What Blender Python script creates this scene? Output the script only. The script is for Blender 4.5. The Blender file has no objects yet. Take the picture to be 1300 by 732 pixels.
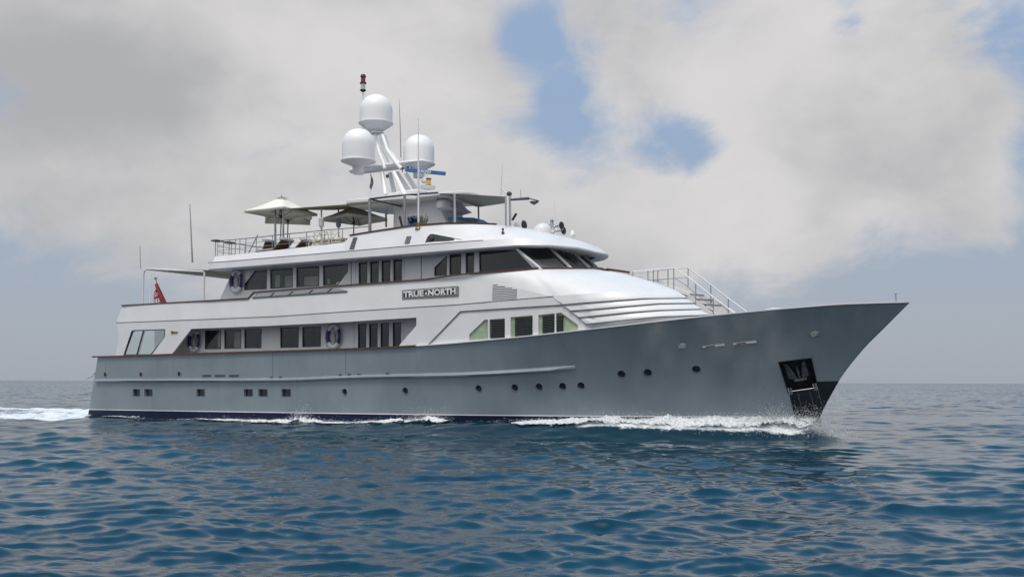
import bpy, bmesh, math, random
import numpy as np
from mathutils import Vector, Matrix
from mathutils.geometry import tessellate_polygon

random.seed(7); rng = np.random.default_rng(11)
R = math.radians
scene = bpy.context.scene
C = scene.collection

# ------------------------------------------------------------------ camera
# yacht frame: x forward from the stern, y to port, z up from the waterline
PSI = R(32); FPX = 1337.0; CAMH = 2.2; LOA = 43.0
YB = 39.1; XB = 505 * YB / FPX
PITCH = math.atan(118.6 / FPX); ROLL = R(0.185)
FX, FY = math.cos(PSI), -math.sin(PSI)
QX, QY = math.sin(PSI), math.cos(PSI)
OX, OY = XB - LOA * FX, YB - LOA * FY
cam = bpy.data.objects.new('camera', bpy.data.cameras.new('camera')); C.objects.link(cam)
cam.data.sensor_width = 36; cam.data.lens = FPX / 1300 * 36
cam.data.clip_start = 0.5; cam.data.clip_end = 60000
cam.matrix_world = (Matrix.Translation((0, 0, CAMH)) @ Matrix.Rotation(math.pi / 2 + PITCH, 4, 'X')
                    @ Matrix.Rotation(ROLL, 4, 'Z'))
scene.camera = cam

# ------------------------------------------------------------------ sky and sun
SUN_EL, SUN_AZ = R(66), R(200)       # azimuth from +Y towards +X
EXPOSURE = 0.0
scene.view_settings.view_transform = 'Standard'; scene.view_settings.look = 'None'
scene.view_settings.exposure = EXPOSURE; scene.view_settings.gamma = 1
world = bpy.data.worlds.new('World'); scene.world = world; world.use_nodes = True

class NT:
    def __init__(s, tree): s.t = tree; s.n = tree.nodes; s.l = tree.links
    def new(s, typ, **kw):
        nd = s.n.new(typ)
        for k, v in kw.items(): setattr(nd, k, v)
        return nd
    def put(s, sock, v):
        if hasattr(v, 'is_output'): s.l.new(v, sock)
        elif v is not None: sock.default_value = v
    def math(s, op, a, b=None, c=None, clamp=False):
        nd = s.new('ShaderNodeMath', operation=op, use_clamp=clamp)
        for i, v in enumerate((a, b, c)):
            if v is not None: s.put(nd.inputs[i], v)
        return nd.outputs[0]
    def mix(s, fac, a, b):
        nd = s.new('ShaderNodeMix', data_type='RGBA')
        s.put(nd.inputs[0], fac)
        for i, v in ((6, a), (7, b)):
            if isinstance(v, tuple) and len(v) == 3: v = v + (1,)
            s.put(nd.inputs[i], v)
        return nd.outputs[2]
    def noise(s, vec, scale, detail=4, rough=.5, dist=0, dim='3D'):
        nd = s.new('ShaderNodeTexNoise', noise_dimensions=dim)
        if vec is not None: s.put(nd.inputs['Vector'], vec)
        nd.inputs['Scale'].default_value = scale; nd.inputs['Detail'].default_value = detail
        nd.inputs['Roughness'].default_value = rough; nd.inputs['Distortion'].default_value = dist
        return nd.outputs['Fac']
    def smooth(s, v, a, b):
        nd = s.new('ShaderNodeMapRange', interpolation_type='SMOOTHSTEP')
        s.put(nd.inputs[0], v); nd.inputs[1].default_value = min(a, b); nd.inputs[2].default_value = max(a, b)
        return nd.outputs[0] if a < b else s.math('SUBTRACT', 1.0, nd.outputs[0])

def build_world():
    w = NT(world.node_tree); w.n.clear()
    out = w.new('ShaderNodeOutputWorld'); bg = w.new('ShaderNodeBackground')
    bg.inputs['Strength'].default_value = 0.1
    w.l.new(bg.outputs[0], out.inputs[0])
    sky = w.new('ShaderNodeTexSky', sky_type='NISHITA'); sky.sun_disc = False
    sky.sun_elevation = SUN_EL; sky.sun_rotation = SUN_AZ
    sky.air_density = 1.0; sky.dust_density = 1.5
    d = w.new('ShaderNodeTexCoord').outputs['Generated']
    sep = w.new('ShaderNodeSeparateXYZ'); w.l.new(d, sep.inputs[0])
    x, y, z = sep.outputs
    el = w.math('ARCSINE', w.math('MINIMUM', w.math('MAXIMUM', z, -1.0), 1.0))
    az = w.math('ARCTAN2', x, y)
    mp = w.new('ShaderNodeMapping'); mp.inputs['Scale'].default_value = (1, 1, 1.45); mp.inputs['Location'].default_value = (3.1, .4, 1.7)
    w.l.new(d, mp.inputs[0]); v = mp.outputs[0]
    big = w.noise(v, 2.6, 8, .50, .15)
    fine = w.noise(v, 7.5, 10, .60, .55)
    shade = w.noise(v, 4.4, 8, .50, .2)
    def blob(px, py, sx, sy, amp):
        a0, e0 = (px - 650) / FPX, (485 - py) / FPX
        da = w.math('MULTIPLY', w.math('SUBTRACT', az, a0), FPX / sx)
        de = w.math('MULTIPLY', w.math('SUBTRACT', el, e0), FPX / sy)
        q = w.math('ADD', w.math('MULTIPLY', da, da), w.math('MULTIPLY', de, de))
        return w.math('MULTIPLY', w.math('EXPONENT', w.math('MULTIPLY', q, -1.0)), amp)
    # density of the cloud cover
    dens = w.math('ADD', w.math('MULTIPLY', big, 0.9), w.math('MULTIPLY', w.math('SUBTRACT', fine, .5), 1.35))
    dens = w.math('ADD', dens, .25)
    dens = w.math('ADD', dens, w.math('MULTIPLY', w.smooth(el, 0.02, 0.16), 0.30))
    for b in BLOBS_D: dens = w.math('ADD', dens, blob(*b))
    cover = w.smooth(dens, 0.66, 1.10)
    sh = w.math('ADD', w.math('MULTIPLY', shade, .85), w.math('MULTIPLY', w.noise(v, 11, 9, .58, .3), .36))
    for b in BLOBS_S: sh = w.math('ADD', sh, blob(*b))
    sh = w.smooth(sh, 0.32, 0.84)
    # light and dark cloud (the overcast brightens towards the zenith)
    cloud = w.mix(sh, (4.25, 4.32, 4.5), (6.9, 6.75, 6.75))
    # the cloud sheet is bright round the hidden sun, behind the camera; overhead ahead it thins to blue
    sdn = w.new('ShaderNodeVectorMath', operation='DOT_PRODUCT'); w.l.new(d, sdn.inputs[0])
    sdn.inputs[1].default_value = (math.sin(SUN_AZ)*math.cos(SUN_EL), math.cos(SUN_AZ)*math.cos(SUN_EL), math.sin(SUN_EL))
    glow = w.smooth(sdn.outputs['Value'], .70, 1.0)
    cloud = w.mix(glow, cloud, (24.0, 23.2, 22.4))
    back = w.math('MULTIPLY', w.smooth(y, .1, -.5), w.smooth(el, .05, .55))
    cloud = w.mix(w.math('MULTIPLY', back, .45), cloud, (11.0, 10.9, 10.9))
    high = w.math('MULTIPLY', w.smooth(el, 0.35, 0.50), w.smooth(y, -.12, .22))
    cover = w.math('MULTIPLY', cover, w.math('SUBTRACT', 1.0, w.math('MULTIPLY', high, .93)))
    haze = w.mix(w.smooth(el, 0.0, 0.30), (3.9, 4.25, 4.85), (3.2, 4.35, 6.2))
    haze = w.mix(w.smooth(el, 0.34, 0.75), haze, (1.8, 4.6, 8.0))
    blue = w.mix(0.12, haze, sky.outputs[0])
    col = w.mix(w.math('MULTIPLY', cover, w.smooth(el, -0.02, 0.10)), blue, cloud)
    col = w.mix(w.smooth(el, -.004, -.03), col, (.55, 1.05, 1.6))
    # lower hemisphere, below the horizon: the far sea
    w.put(bg.inputs['Color'], col)

BLOBS_D = [(655, 62, 38, 40, -.44), (690, 30, 34, 50, -.22), (706, 115, 34, 55, -.34), (735, 195, 44, 52, -.32), (872, 196, 66, 42, -.54), (825, 158, 70, 34, -.28),
           (1170, -4, 120, 30, -.80), (1075, 50, 24, 30, -.25), (1295, 180, 60, 120, -.36), (1230, 85, 90, 36, -.26), (1075, 300, 60, 30, -.22),
           (20, 380, 170, 190, -.42), (1230, 400, 190, 110, -.45), (450, 160, 260, 200, .24), (1030, 130, 170, 110, .24), (940, 300, 130, 70, .26), (600, 200, 90, 120, .16), (800, 40, 90, 50, .16), (150, 90, 260, 140, .28)]
BLOBS_S = [(170, 125, 200, 60, -.30), (20, 50, 160, 70, .05), (460, 60, 230, 120, .20), (580, 200, 140, 110, .14),
           (980, 120, 230, 110, .04), (950, 300, 150, 70, .12), (1150, 210, 90, 60, -.10), (320, 300, 250, 100, .02)]
build_world()
sun = bpy.data.objects.new('sun', bpy.data.lights.new('sun', 'SUN')); C.objects.link(sun)
sun.data.energy = 1.8; sun.data.angle = R(14); sun.data.color = (1, .96, .90)
sd = Vector((math.sin(SUN_AZ) * math.cos(SUN_EL), math.cos(SUN_AZ) * math.cos(SUN_EL), math.sin(SUN_EL)))
sun.rotation_euler = (-sd).to_track_quat('-Z', 'Y').to_euler()

# ------------------------------------------------------------------ measuring helpers
def l2w(x, y, z): return (OX + x * FX + y * QX, OY + x * FY + y * QY, z)
def _w2l(x, y): return ((x - OX) * FX + (y - OY) * FY, (x - OX) * QX + (y - OY) * QY)
_o = _w2l(0, 0)
def ray(px, py):
    u = (px - 650) / FPX; v = (366 - py) / FPX
    c, s = math.cos(ROLL), math.sin(ROLL); u, v = u * c - v * s, u * s + v * c
    c, s = math.cos(PITCH), math.sin(PITCH); dx, dy, dz = u, c - v * s, s + v * c
    return (dx * FX + dy * FY, dx * QX + dy * QY, dz)
def project(x, y, z):
    X, Y, Zz = l2w(x, y, z); Zz -= CAMH
    c, s = math.cos(PITCH), math.sin(PITCH); d = Y * c + Zz * s; v = -Y * s + Zz * c
    u, v = X / d, v / d
    c, s = math.cos(ROLL), math.sin(ROLL); u, v = u * c + v * s, -u * s + v * c
    return 650 + u * FPX, 366 - v * FPX
def P(px, py, y):
    """the point of the vertical fore-and-aft plane at y seen at a photo pixel -> (x, z)"""
    d = ray(px, py); t = (y - _o[1]) / d[1]
    return (_o[0] + t * d[0], CAMH + t * d[2])
def P3(px, py, y):
    a = P(px, py, y); return Vector((a[0], y, a[1]))
def PL(pts, y): return [P(a, b, y) for a, b in pts]
def interp(pts, x):
    if x <= pts[0][0]: (x0, y0), (x1, y1) = pts[0], pts[1]
    elif x >= pts[-1][0]: (x0, y0), (x1, y1) = pts[-2], pts[-1]
    else:
        for (x0, y0), (x1, y1) in zip(pts, pts[1:]):
            if x0 <= x <= x1: break
    return y0 + (y1 - y0) * (x - x0) / (x1 - x0)
def smooth_interp(pts, x):
    """monotone cubic through the points"""
    xs = [p[0] for p in pts]; ys = [p[1] for p in pts]; n = len(xs)
    if x <= xs[0]: return ys[0]
    if x >= xs[-1]: return ys[-1]
    dl = [(ys[i+1]-ys[i])/(xs[i+1]-xs[i]) for i in range(n-1)]
    m = [dl[0]] + [0 if dl[i-1]*dl[i] <= 0 else 2*dl[i-1]*dl[i]/(dl[i-1]+dl[i]) for i in range(1, n-1)] + [dl[-1]]
    i = max(k for k in range(n-1) if xs[k] <= x)
    h = xs[i+1]-xs[i]; t = (x-xs[i])/h
    return ((2*t**3-3*t*t+1)*ys[i]+(t**3-2*t*t+t)*h*m[i]+(-2*t**3+3*t*t)*ys[i+1]+(t**3-t*t)*h*m[i+1])
def lift(x, y, line):
    """height at plan point (x, y) that reaches the photo line"""
    z = 6.0
    for _ in range(12):
        a, b = project(x, y, z); e = b - interp(line, a)
        c, d2 = project(x, y, z + .1); z += e / ((b - d2) / .1) * 1.0
    return z

# ------------------------------------------------------------------ materials
def mat(name, col, rough=.4, metal=0, coat=0, noise=None, spec=.5, bump=None, cscale=1.5, calm=.06):
    m = bpy.data.materials.new(name); m.use_nodes = True
    t = NT(m.node_tree); b = m.node_tree.nodes['Principled BSDF']
    b.inputs['Base Color'].default_value = (*col, 1); b.inputs['Roughness'].default_value = rough
    b.inputs['Metallic'].default_value = metal; b.inputs['Coat Weight'].default_value = coat
    b.inputs['Coat Roughness'].default_value = .06; b.inputs['Specular IOR Level'].default_value = spec
    co = t.new('ShaderNodeTexCoord').outputs['Object']
    n = t.noise(co, cscale, 6, .6)
    lo = tuple(c * (1 - calm * 2) for c in col); hi = tuple(min(1, c * (1 + calm)) for c in col)
    t.put(b.inputs['Base Color'], t.mix(t.smooth(n, .3, .7), lo, hi))
    t.put(b.inputs['Roughness'], t.math('ADD', rough - .04, t.math('MULTIPLY', n, .08)))
    if bump:
        bn = t.new('ShaderNodeBump'); bn.inputs['Strength'].default_value = bump[1]; bn.inputs['Distance'].default_value = .02
        t.put(bn.inputs['Height'], t.noise(co, bump[0], 5, .6)); t.l.new(bn.outputs[0], b.inputs['Normal'])
    return m

def mat_hull():
    m = bpy.data.materials.new('grey_hull_paint'); m.use_nodes = True
    t = NT(m.node_tree); b = m.node_tree.nodes['Principled BSDF']
    co = t.new('ShaderNodeTexCoord').outputs['Object']
    mp = t.new('ShaderNodeMapping'); mp.inputs['Scale'].default_value = (1.6, 1.6, .16); t.l.new(co, mp.inputs[0])
    streak = t.noise(mp.outputs[0], 1.3, 7, .65)
    cloudy = t.noise(co, .35, 5, .55)
    a = t.mix(t.smooth(cloudy, .3, .7), (.180, .222, .252), (.235, .280, .308))
    a = t.mix(t.math('MULTIPLY', t.smooth(streak, .48, .78), .35), a, (.31, .34, .355))
    t.put(b.inputs['Base Color'], a)
    t.put(b.inputs['Roughness'], t.math('ADD', .20, t.math('MULTIPLY', streak, .22)))
    b.inputs['Coat Weight'].default_value = .8; b.inputs['Coat Roughness'].default_value = .16
    bn = t.new('ShaderNodeBump'); bn.inputs['Strength'].default_value = .10; bn.inputs['Distance'].default_value = .03
    t.put(bn.inputs['Height'], t.noise(co, .9, 3, .5)); t.l.new(bn.outputs[0], b.inputs['Normal'])
    return m

def mat_glass(name, tint, gloss=.12, rough=.03):
    m = bpy.data.materials.new(name); m.use_nodes = True
    t = NT(m.node_tree); t.n.clear()
    out = t.new('ShaderNodeOutputMaterial'); mx = t.new('ShaderNodeMixShader')
    tr = t.new('ShaderNodeBsdfTransparent'); tr.inputs[0].default_value = (*tint, 1)
    gl = t.new('ShaderNodeBsdfGlossy'); gl.inputs['Roughness'].default_value = rough
    gl.inputs[0].default_value = (.9, .95, 1, 1)
    fr = t.new('ShaderNodeFresnel'); gb = t.new('ShaderNodeNewGeometry').outputs['Backfacing']
    t.put(fr.inputs[0], t.math('ADD', 1.5, t.math('MULTIPLY', gb, 1/1.5 - 1.5)))
    wob = t.new('ShaderNodeBump'); wob.inputs['Strength'].default_value = .06; wob.inputs['Distance'].default_value = .02
    t.put(wob.inputs['Height'], t.noise(t.new('ShaderNodeTexCoord').outputs['Object'], 1.2, 2, .5))
    t.l.new(wob.outputs[0], gl.inputs['Normal'])
    t.put(mx.inputs[0], t.math('ADD', fr.outputs[0], gloss))
    t.l.new(tr.outputs[0], mx.inputs[1]); t.l.new(gl.outputs[0], mx.inputs[2]); t.l.new(mx.outputs[0], out.inputs[0])
    return m

M = dict(
    white=mat('white_gelcoat', (.735, .733, .740), .42, coat=.06, cscale=.6, calm=.03),
    white2=mat('white_paint_matt', (.76, .76, .77), .45, cscale=.8, calm=.03),
    domewhite=mat('white_dome_shell', (.87, .87, .875), .45, cscale=.8, calm=.02),
    hull=mat_hull(),
    navy=mat('navy_boot_top', (.003, .007, .035), .4, spec=.3),
    black=mat('black_rubber', (.012, .013, .015), .45, calm=.2),
    blackgloss=mat('black_bow_plate', (.010, .012, .014), .25, coat=.4, calm=.3),
    teak=mat('varnished_teak', (.10, .035, .015), .3, coat=.5, cscale=8, calm=.25),
    decking=mat('grey_teak_deck', (.30, .27, .23), .7, cscale=6, calm=.15),
    steel=mat('polished_stainless', (.55, .56, .57), .22, metal=1, calm=.08),
    dullsteel=mat('dull_steel', (.33, .34, .35), .45, metal=.6, cscale=5, calm=.12),
    galv=mat('galvanised_steel', (.10, .115, .13), .5, metal=.5, cscale=9, calm=.25),
    inside=mat('dark_interior', (.07, .055, .042), .7, cscale=2, calm=.3),
    curtain=mat('olive_curtain', (.20, .155, .09), .85, cscale=6, calm=.25),
    shade=mat('grey_pane_reflection', (.50, .47, .48), .7),  # tone of the reflection painted low in the windscreen
    blind=mat('pale_green_blind_daylight', (.62, .72, .66), .6),
    green=mat('sage_green_glass', (.33, .42, .28), .18, coat=.5, cscale=2, calm=.12),
    louvre=mat('black_louvre', (.018, .022, .018), .4, calm=.2),
    cream=mat('cream_canvas', (.90, .865, .77), .85, bump=(30, .2), calm=.05),
    khaki=mat('khaki_canvas', (.33, .315, .235), .85, bump=(25, .2), calm=.06),
    greycanvas=mat('grey_canvas', (.36, .36, .345), .85, bump=(25, .2), calm=.06),
    gap=mat('seam_sealant', (.10, .105, .11), .6),
    blue=mat('blue_paint', (.035, .13, .36), .35, coat=.3),
    bluecush=mat('blue_cushion', (.15, .27, .44), .85, bump=(20, .3), calm=.15),
    navyv=mat('navy_vinyl', (.01, .018, .09), .4),
    brass=mat('brass', (.42, .25, .07), .3, metal=.9),
    red=mat('flag_red', (.27, .008, .018), .7, calm=.12),
    flagblue=mat('flag_blue', (.012, .02, .12), .7, calm=.12),
    flagwhite=mat('flag_white', (.62, .60, .62), .7),
    redlens=mat('red_lens', (.22, .008, .012), .2, coat=.6),
    clearlens=mat('clear_lens', (.52, .54, .44), .2, coat=.6),
    amber=mat('amber_lens', (.75, .38, .03), .2, coat=.6),
    wicker=mat('brown_wicker', (.11, .058, .022), .7, bump=(60, .8), cscale=25, calm=.3),
    cushion=mat('cushion_grey', (.42, .44, .44), .85, bump=(20, .2)),
    wood=mat('dark_wood', (.07, .035, .02), .45),
    plate=mat('black_name_board', (.008, .008, .01), .3, coat=.4),
    silver=mat('silver_lettering', (.78, .78, .76), .5),
    glass=mat_glass('tinted_glass', (.82, .81, .77), .0),
    screenglass=mat_glass('windscreen_glass', (.80, .80, .81), .06),
    clearglass=mat_glass('clear_glass', (.93, .94, .90), .30),
    darkglass=mat_glass('dark_bridge_glass', (.42, .43, .44), .02),
    portglass=mat('porthole_glass', (.015, .02, .022), .08, coat=.8, calm=.2),
)

for nm_, f_ in (('cream', .12), ('khaki', .25), ('greycanvas', .25)):      # daylight glows through stretched canvas
    m_ = M[nm_]; t_ = NT(m_.node_tree); pb = t_.n['Principled BSDF']; mo = t_.n['Material Output']
    tl = t_.new('ShaderNodeBsdfTranslucent'); mxs = t_.new('ShaderNodeMixShader'); mxs.inputs[0].default_value = f_
    src = pb.inputs['Base Color'].links[0].from_socket; t_.l.new(src, tl.inputs[0])
    t_.l.new(pb.outputs[0], mxs.inputs[1]); t_.l.new(tl.outputs[0], mxs.inputs[2]); t_.l.new(mxs.outputs[0], mo.inputs[0])

# ------------------------------------------------------------------ mesh builders
class MB:
    def __init__(s): s.v = []; s.f = []; s.mi = []; s.cur = 0
    def add(s, vs, fs):
        o = len(s.v); s.v += [tuple(v) for v in vs]; s.f += [tuple(i + o for i in f) for f in fs]
        s.mi += [s.cur] * len(fs); return s
    def box(s, lo, hi):
        (a, b, c), (d, e, f) = lo, hi
        return s.add([(a,b,c),(d,b,c),(d,e,c),(a,e,c),(a,b,f),(d,b,f),(d,e,f),(a,e,f)],
                     [(0,3,2,1),(4,5,6,7),(0,1,5,4),(1,2,6,5),(2,3,7,6),(3,0,4,7)])
    def obox(s, p, q, w, h, up=(0, 0, 1)):
        """bar from p to q, w wide and h high"""
        p, q = Vector(p), Vector(q); d = (q - p).normalized(); up = Vector(up)
        sx = d.cross(up)
        if sx.length < 1e-4: sx = d.cross(Vector((1, 0, 0)))
        sx.normalize(); uz = sx.cross(d).normalized(); vs = []
        for c in (p, q):
            for i, j in ((-1,-1),(1,-1),(1,1),(-1,1)): vs.append(c + sx * w/2 * i + uz * h/2 * j)
        return s.add(vs, [(0,1,2,3),(7,6,5,4),(0,4,5,1),(1,5,6,2),(2,6,7,3),(3,7,4,0)])
    def tube(s, pts, r, n=8, caps=True):
        pts = [Vector(p) for p in pts]; rs = r if isinstance(r, (list, tuple)) else [r] * len(pts)
        vs = []; fs = []; prev = None
        for i, p in enumerate(pts):
            d = (pts[min(i+1, len(pts)-1)] - pts[max(i-1, 0)]).normalized()
            a = prev if prev is not None else (Vector((0,0,1)) if abs(d.z) < .9 else Vector((1,0,0)))
            u = (a - d * a.dot(d)).normalized(); prev = u; w = d.cross(u)
            for k in range(n):
                t = 2 * math.pi * k / n; vs.append(p + (u * math.cos(t) + w * math.sin(t)) * rs[i])
        for i in range(len(pts) - 1):
            for k in range(n):
                fs.append((i*n+k, i*n+(k+1) % n, (i+1)*n+(k+1) % n, (i+1)*n+k))
        if caps: fs.append(tuple(range(n-1, -1, -1))); fs.append(tuple(range((len(pts)-1)*n, len(pts)*n)))
        return s.add(vs, fs)
    def lathe(s, prof, c=(0, 0, 0), n=24, axis=None):
        """profile (r, h) spun about axis through c"""
        ax = Vector(axis or (0, 0, 1)).normalized()
        u = (Vector((1,0,0)) if abs(ax.x) < .9 else Vector((0,1,0))); u = (u - ax*u.dot(ax)).normalized(); w = ax.cross(u)
        vs = []; fs = []; c = Vector(c)
        for r, h in prof:
            for k in range(n):
                t = 2*math.pi*k/n; vs.append(c + ax*h + (u*math.cos(t)+w*math.sin(t))*max(r, 1e-4))
        for i in range(len(prof)-1):
            for k in range(n): fs.append((i*n+k, i*n+(k+1)%n, (i+1)*n+(k+1)%n, (i+1)*n+k))
        fs.append(tuple(range(n-1,-1,-1))); fs.append(tuple(range((len(prof)-1)*n, len(prof)*n)))
        return s.add(vs, fs)
    def grid(s, rows, closed=False):
        n = len(rows[0]); vs = [p for r in rows for p in r]; fs = []
        for i in range(len(rows)-1):
            for k in range(n if closed else n-1):
                fs.append((i*n+k, i*n+(k+1)%n, (i+1)*n+(k+1)%n, (i+1)*n+k))
        return s.add(vs, fs)
    def prism(s, poly, d):
        """poly: 3D points, d: thickness vector"""
        n = len(poly); a = [Vector(p) for p in poly]; b = [p + Vector(d) for p in a]
        return s.add(a + b, [tuple(range(n)), tuple(range(2*n-1, n-1, -1))] + [(i, i+n, (i+1)%n+n, (i+1)%n) for i in range(n)])
    def mirrored(s):
        m = MB(); m.v = [(x, -y, z) for x, y, z in s.v]; m.f = [tuple(reversed(f)) for f in s.f]; m.mi = list(s.mi); return m
    def build(s, name, mats, parent=None, smooth=30, bevel=0, normals=True):
        me = bpy.data.meshes.new(name); me.from_pydata([tuple(v) for v in s.v], [], s.f)
        if not isinstance(mats, (list, tuple)): mats = [mats]
        for m in mats: me.materials.append(m)
        if len(mats) > 1: me.polygons.foreach_set('material_index', s.mi)
        bm = bmesh.new(); bm.from_mesh(me)
        bmesh.ops.remove_doubles(bm, verts=bm.verts, dist=1e-5)
        if normals: bmesh.ops.recalc_face_normals(bm, faces=bm.faces)
        bm.to_mesh(me); bm.free()
        if smooth:
            me.shade_smooth(); me.set_sharp_from_angle(angle=R(smooth))
        o = bpy.data.objects.new(name, me); C.objects.link(o)
        if parent is not None: o.parent = parent
        if bevel:
            b = o.modifiers.new('bevel', 'BEVEL'); b.width = bevel; b.segments = 2; b.limit_method = 'ANGLE'; b.angle_limit = R(40)
        return o

def tag(o, label=None, cat=None, group=None, kind=None):
    if label: o['label'] = label
    if cat: o['category'] = cat
    if group: o['group'] = group
    if kind: o['kind'] = kind
    return o
def thing(name, x, y, z, label, cat, group=None, rz=0):
    o = bpy.data.objects.new(name, None); C.objects.link(o); o.empty_display_size = .3
    o.location = l2w(x, y, z); o.rotation_euler = (0, 0, -PSI + rz)
    return tag(o, label, cat, group)
def both(name, mb, mats, parent, **kw):
    """one part on the starboard side and its twin to port"""
    a = mb.build(name, mats, parent, **kw); b = mb.mirrored().build(name, mats, parent, **kw)
    return a, b

def panel(name, mats, parent, outer, holes=(), yf=None, y=None, th=.06, step=None, twin=True, smooth=20):
    """flat or gently curved wall from an outline with holes in (x, z), starboard side, and its mirror twin"""
    loops = [[Vector((a, b, 0)) for a, b in lp] for lp in [outer] + list(holes)]
    flat = [v for lp in loops for v in lp]
    tris = tessellate_polygon(loops)
    bm = bmesh.new(); vs = [bm.verts.new((v.x, 0, v.y)) for v in flat]
    for t in tris:
        try: bm.faces.new([vs[i] for i in t])
        except ValueError: pass
    bmesh.ops.dissolve_limit(bm, angle_limit=.001, verts=bm.verts, edges=bm.edges)
    if step:
        x0 = min(v.x for v in flat); x1 = max(v.x for v in flat); q = math.ceil(x0/step)*step
        while q < x1:
            bmesh.ops.bisect_plane(bm, geom=bm.verts[:]+bm.edges[:]+bm.faces[:], plane_co=(q, 0, 0), plane_no=(1, 0, 0)); q += step
    for v in bm.verts: v.co.y = yf(v.co.x, v.co.z) if yf else y
    r = bmesh.ops.extrude_face_region(bm, geom=bm.faces[:])
    for e in r['geom']:
        if isinstance(e, bmesh.types.BMVert): e.co.y += th
    bmesh.ops.recalc_face_normals(bm, faces=bm.faces)
    res = []
    for side in ((1, -1) if twin else (1,)):
        me = bpy.data.meshes.new(name); b2 = bm.copy()
        if side < 0:
            for v in b2.verts: v.co.y *= -1
            bmesh.ops.reverse_faces(b2, faces=b2.faces)
        b2.to_mesh(me); b2.free()
        me.materials.append(mats)
        if smooth: me.shade_smooth(); me.set_sharp_from_angle(angle=R(smooth))
        o = bpy.data.objects.new(name, me); C.objects.link(o); o.parent = parent; res.append(o)
    bm.free(); return res

# ------------------------------------------------------------------ hull form
STEM = [(-2.0, 37.8), (-.6, 38.75), (0, 39.12), (.65, 39.42), (.89, 39.58), (2.29, 40.37), (3.51, 41.34), (4.24, 42.08), (5.24, 43.1), (5.6, 43.5)]
def x_stem(z): return smooth_interp(STEM, z)
def x_stern(z): return 1.05 - .27 * (3.45 - z)
SHEER_B = [(0, 3.78), (.1, 3.95), (.22, 4.04), (.5, 4.06), (.62, 4.02), (.70, 3.87), (.77, 3.52), (.84, 2.9), (.90, 2.12), (.95, 1.22), (.98, .55), (1, 0.02)]
WL_B = [(0, 3.62), (.1, 3.80), (.3, 3.92), (.5, 3.88), (.62, 3.62), (.72, 3.08), (.80, 2.42), (.88, 1.55), (.94, .82), (1, .02)]
SHEER_PX = [(107, 453), (122, 453.4), (228, 449.6), (350, 446.2), (510, 441), (600, 434.2), (735, 420.3), (800, 412), (862, 405), (960, 394.8), (1060, 386.5), (1155, 381.4)]
def z_sheer_at(x, _c={}):
    k = round(x, 3)
    if k not in _c:
        b = smooth_interp(SHEER_B, min(1, max(0, x / 43.1)))
        _c[k] = lift(x, -b, SHEER_PX)
    return _c[k]
ZS = [(x, z_sheer_at(x)) for x in np.linspace(0.2, 43.1, 40)]
ZSH = []
for i, (x, z) in enumerate(ZS):       # fair the line
    w = [ZS[j][1] for j in range(max(0, i-2), min(len(ZS), i+3))]; ZSH.append((x, sum(w)/len(w)))
def zs(x): return smooth_interp(ZSH, x)
def hb(x, z):
    """half breadth of the hull at (x, z)"""
    s = max(0, min(1.2, z / zs(min(43, max(0, x)))))
    a, c = x_stern(z), x_stem(z)
    u = (x - a) / (c - a)
    if u >= 1: return 0.0
    u = max(0, u)
    e = 1.25 + .9 * smooth_interp([(0, 0), (.5, 0), (.75, 1), (1, 1)], u)
    w = min(1, s) ** e
    B = smooth_interp(WL_B, u) * (1 - w) + smooth_interp(SHEER_B, u) * w
    if z < 0: B *= max(0, 1 - (z / -2.2) ** 2) ** .5
    return B
def bs(x): return hb(x, zs(x) - .01) if x > 1.1 else 3.78
def hull_hit(px, py, off=0.0, ztop=None):
    """where the line of sight of a photo pixel meets the starboard hull side -> point, outward normal"""
    d = ray(px, py); lo = None
    t0 = (-5.2 - _o[1]) / d[1]; t1 = (0.3 - _o[1]) / d[1]; n = 240; pt = None
    for i in range(n + 1):
        t = t0 + (t1 - t0) * i / n; x, y, z = _o[0]+t*d[0], _o[1]+t*d[1], CAMH+t*d[2]
        g = y + hb(x, z)
        if g > 0 and x < x_stem(z): break
        pt = t
    lo, hi = (pt if pt else t0), t
    for _ in range(30):
        m = (lo + hi) / 2; x, y, z = _o[0]+m*d[0], _o[1]+m*d[1], CAMH+m*d[2]
        if y + hb(x, z) > 0: hi = m
        else: lo = m
    e = .04
    nx = -(hb(x+e, z) - hb(x-e, z)) / (2*e); nz = -(hb(x, z+e) - hb(x, z-e)) / (2*e)
    nv = Vector((nx, -1, nz)).normalized()
    return Vector((x, -hb(x, z), z)) + nv * off, nv

# ================================================================== MOTOR YACHT
Y = thing('motor_yacht', 0, 0, 0, 'large white motor yacht with a grey hull under way on the open sea', 'yacht')
def zt(x): return .60 + .007 * x        # top of the boot top

# ---- openings in the hull side (pixel centre, half size)
ROUND = [(437.5,497.2),(514.6,495.7),(607.6,492.9),(653.5,491.8),(684.3,490.7),(714.2,490),(737.6,489.1),(789,474.7),(822.4,472.8),(884,468.4)]
RIMMED = [(133.7,474.7),(179,474.3),(227.6,473.8)]
SQUARE = [(168.7,177.8,493.5,502.2),(183.5,193.6,493.5,502.2),(249.7,260,493.5,502.4),(309.8,321,493.5,502.6),(328.2,339.7,493.5,502.6),(357.5,369.3,493.4,502.8)]
def basis(nv):
    t = Vector((1, 0, 0)); t = (t - nv * t.dot(nv)).normalized(); v = nv.cross(t)
    if v.z < 0: v = -v
    return t, v
openings = []
for i, (a, b) in enumerate(ROUND):
    c, nv = hull_hit(a, b); t, v = basis(nv); r = .155 if i < 7 else .165
    openings.append(('round', c, nv, [c + (t*math.cos(k*math.pi/8) + v*math.sin(k*math.pi/8))*r for k in range(16)]))
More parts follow.
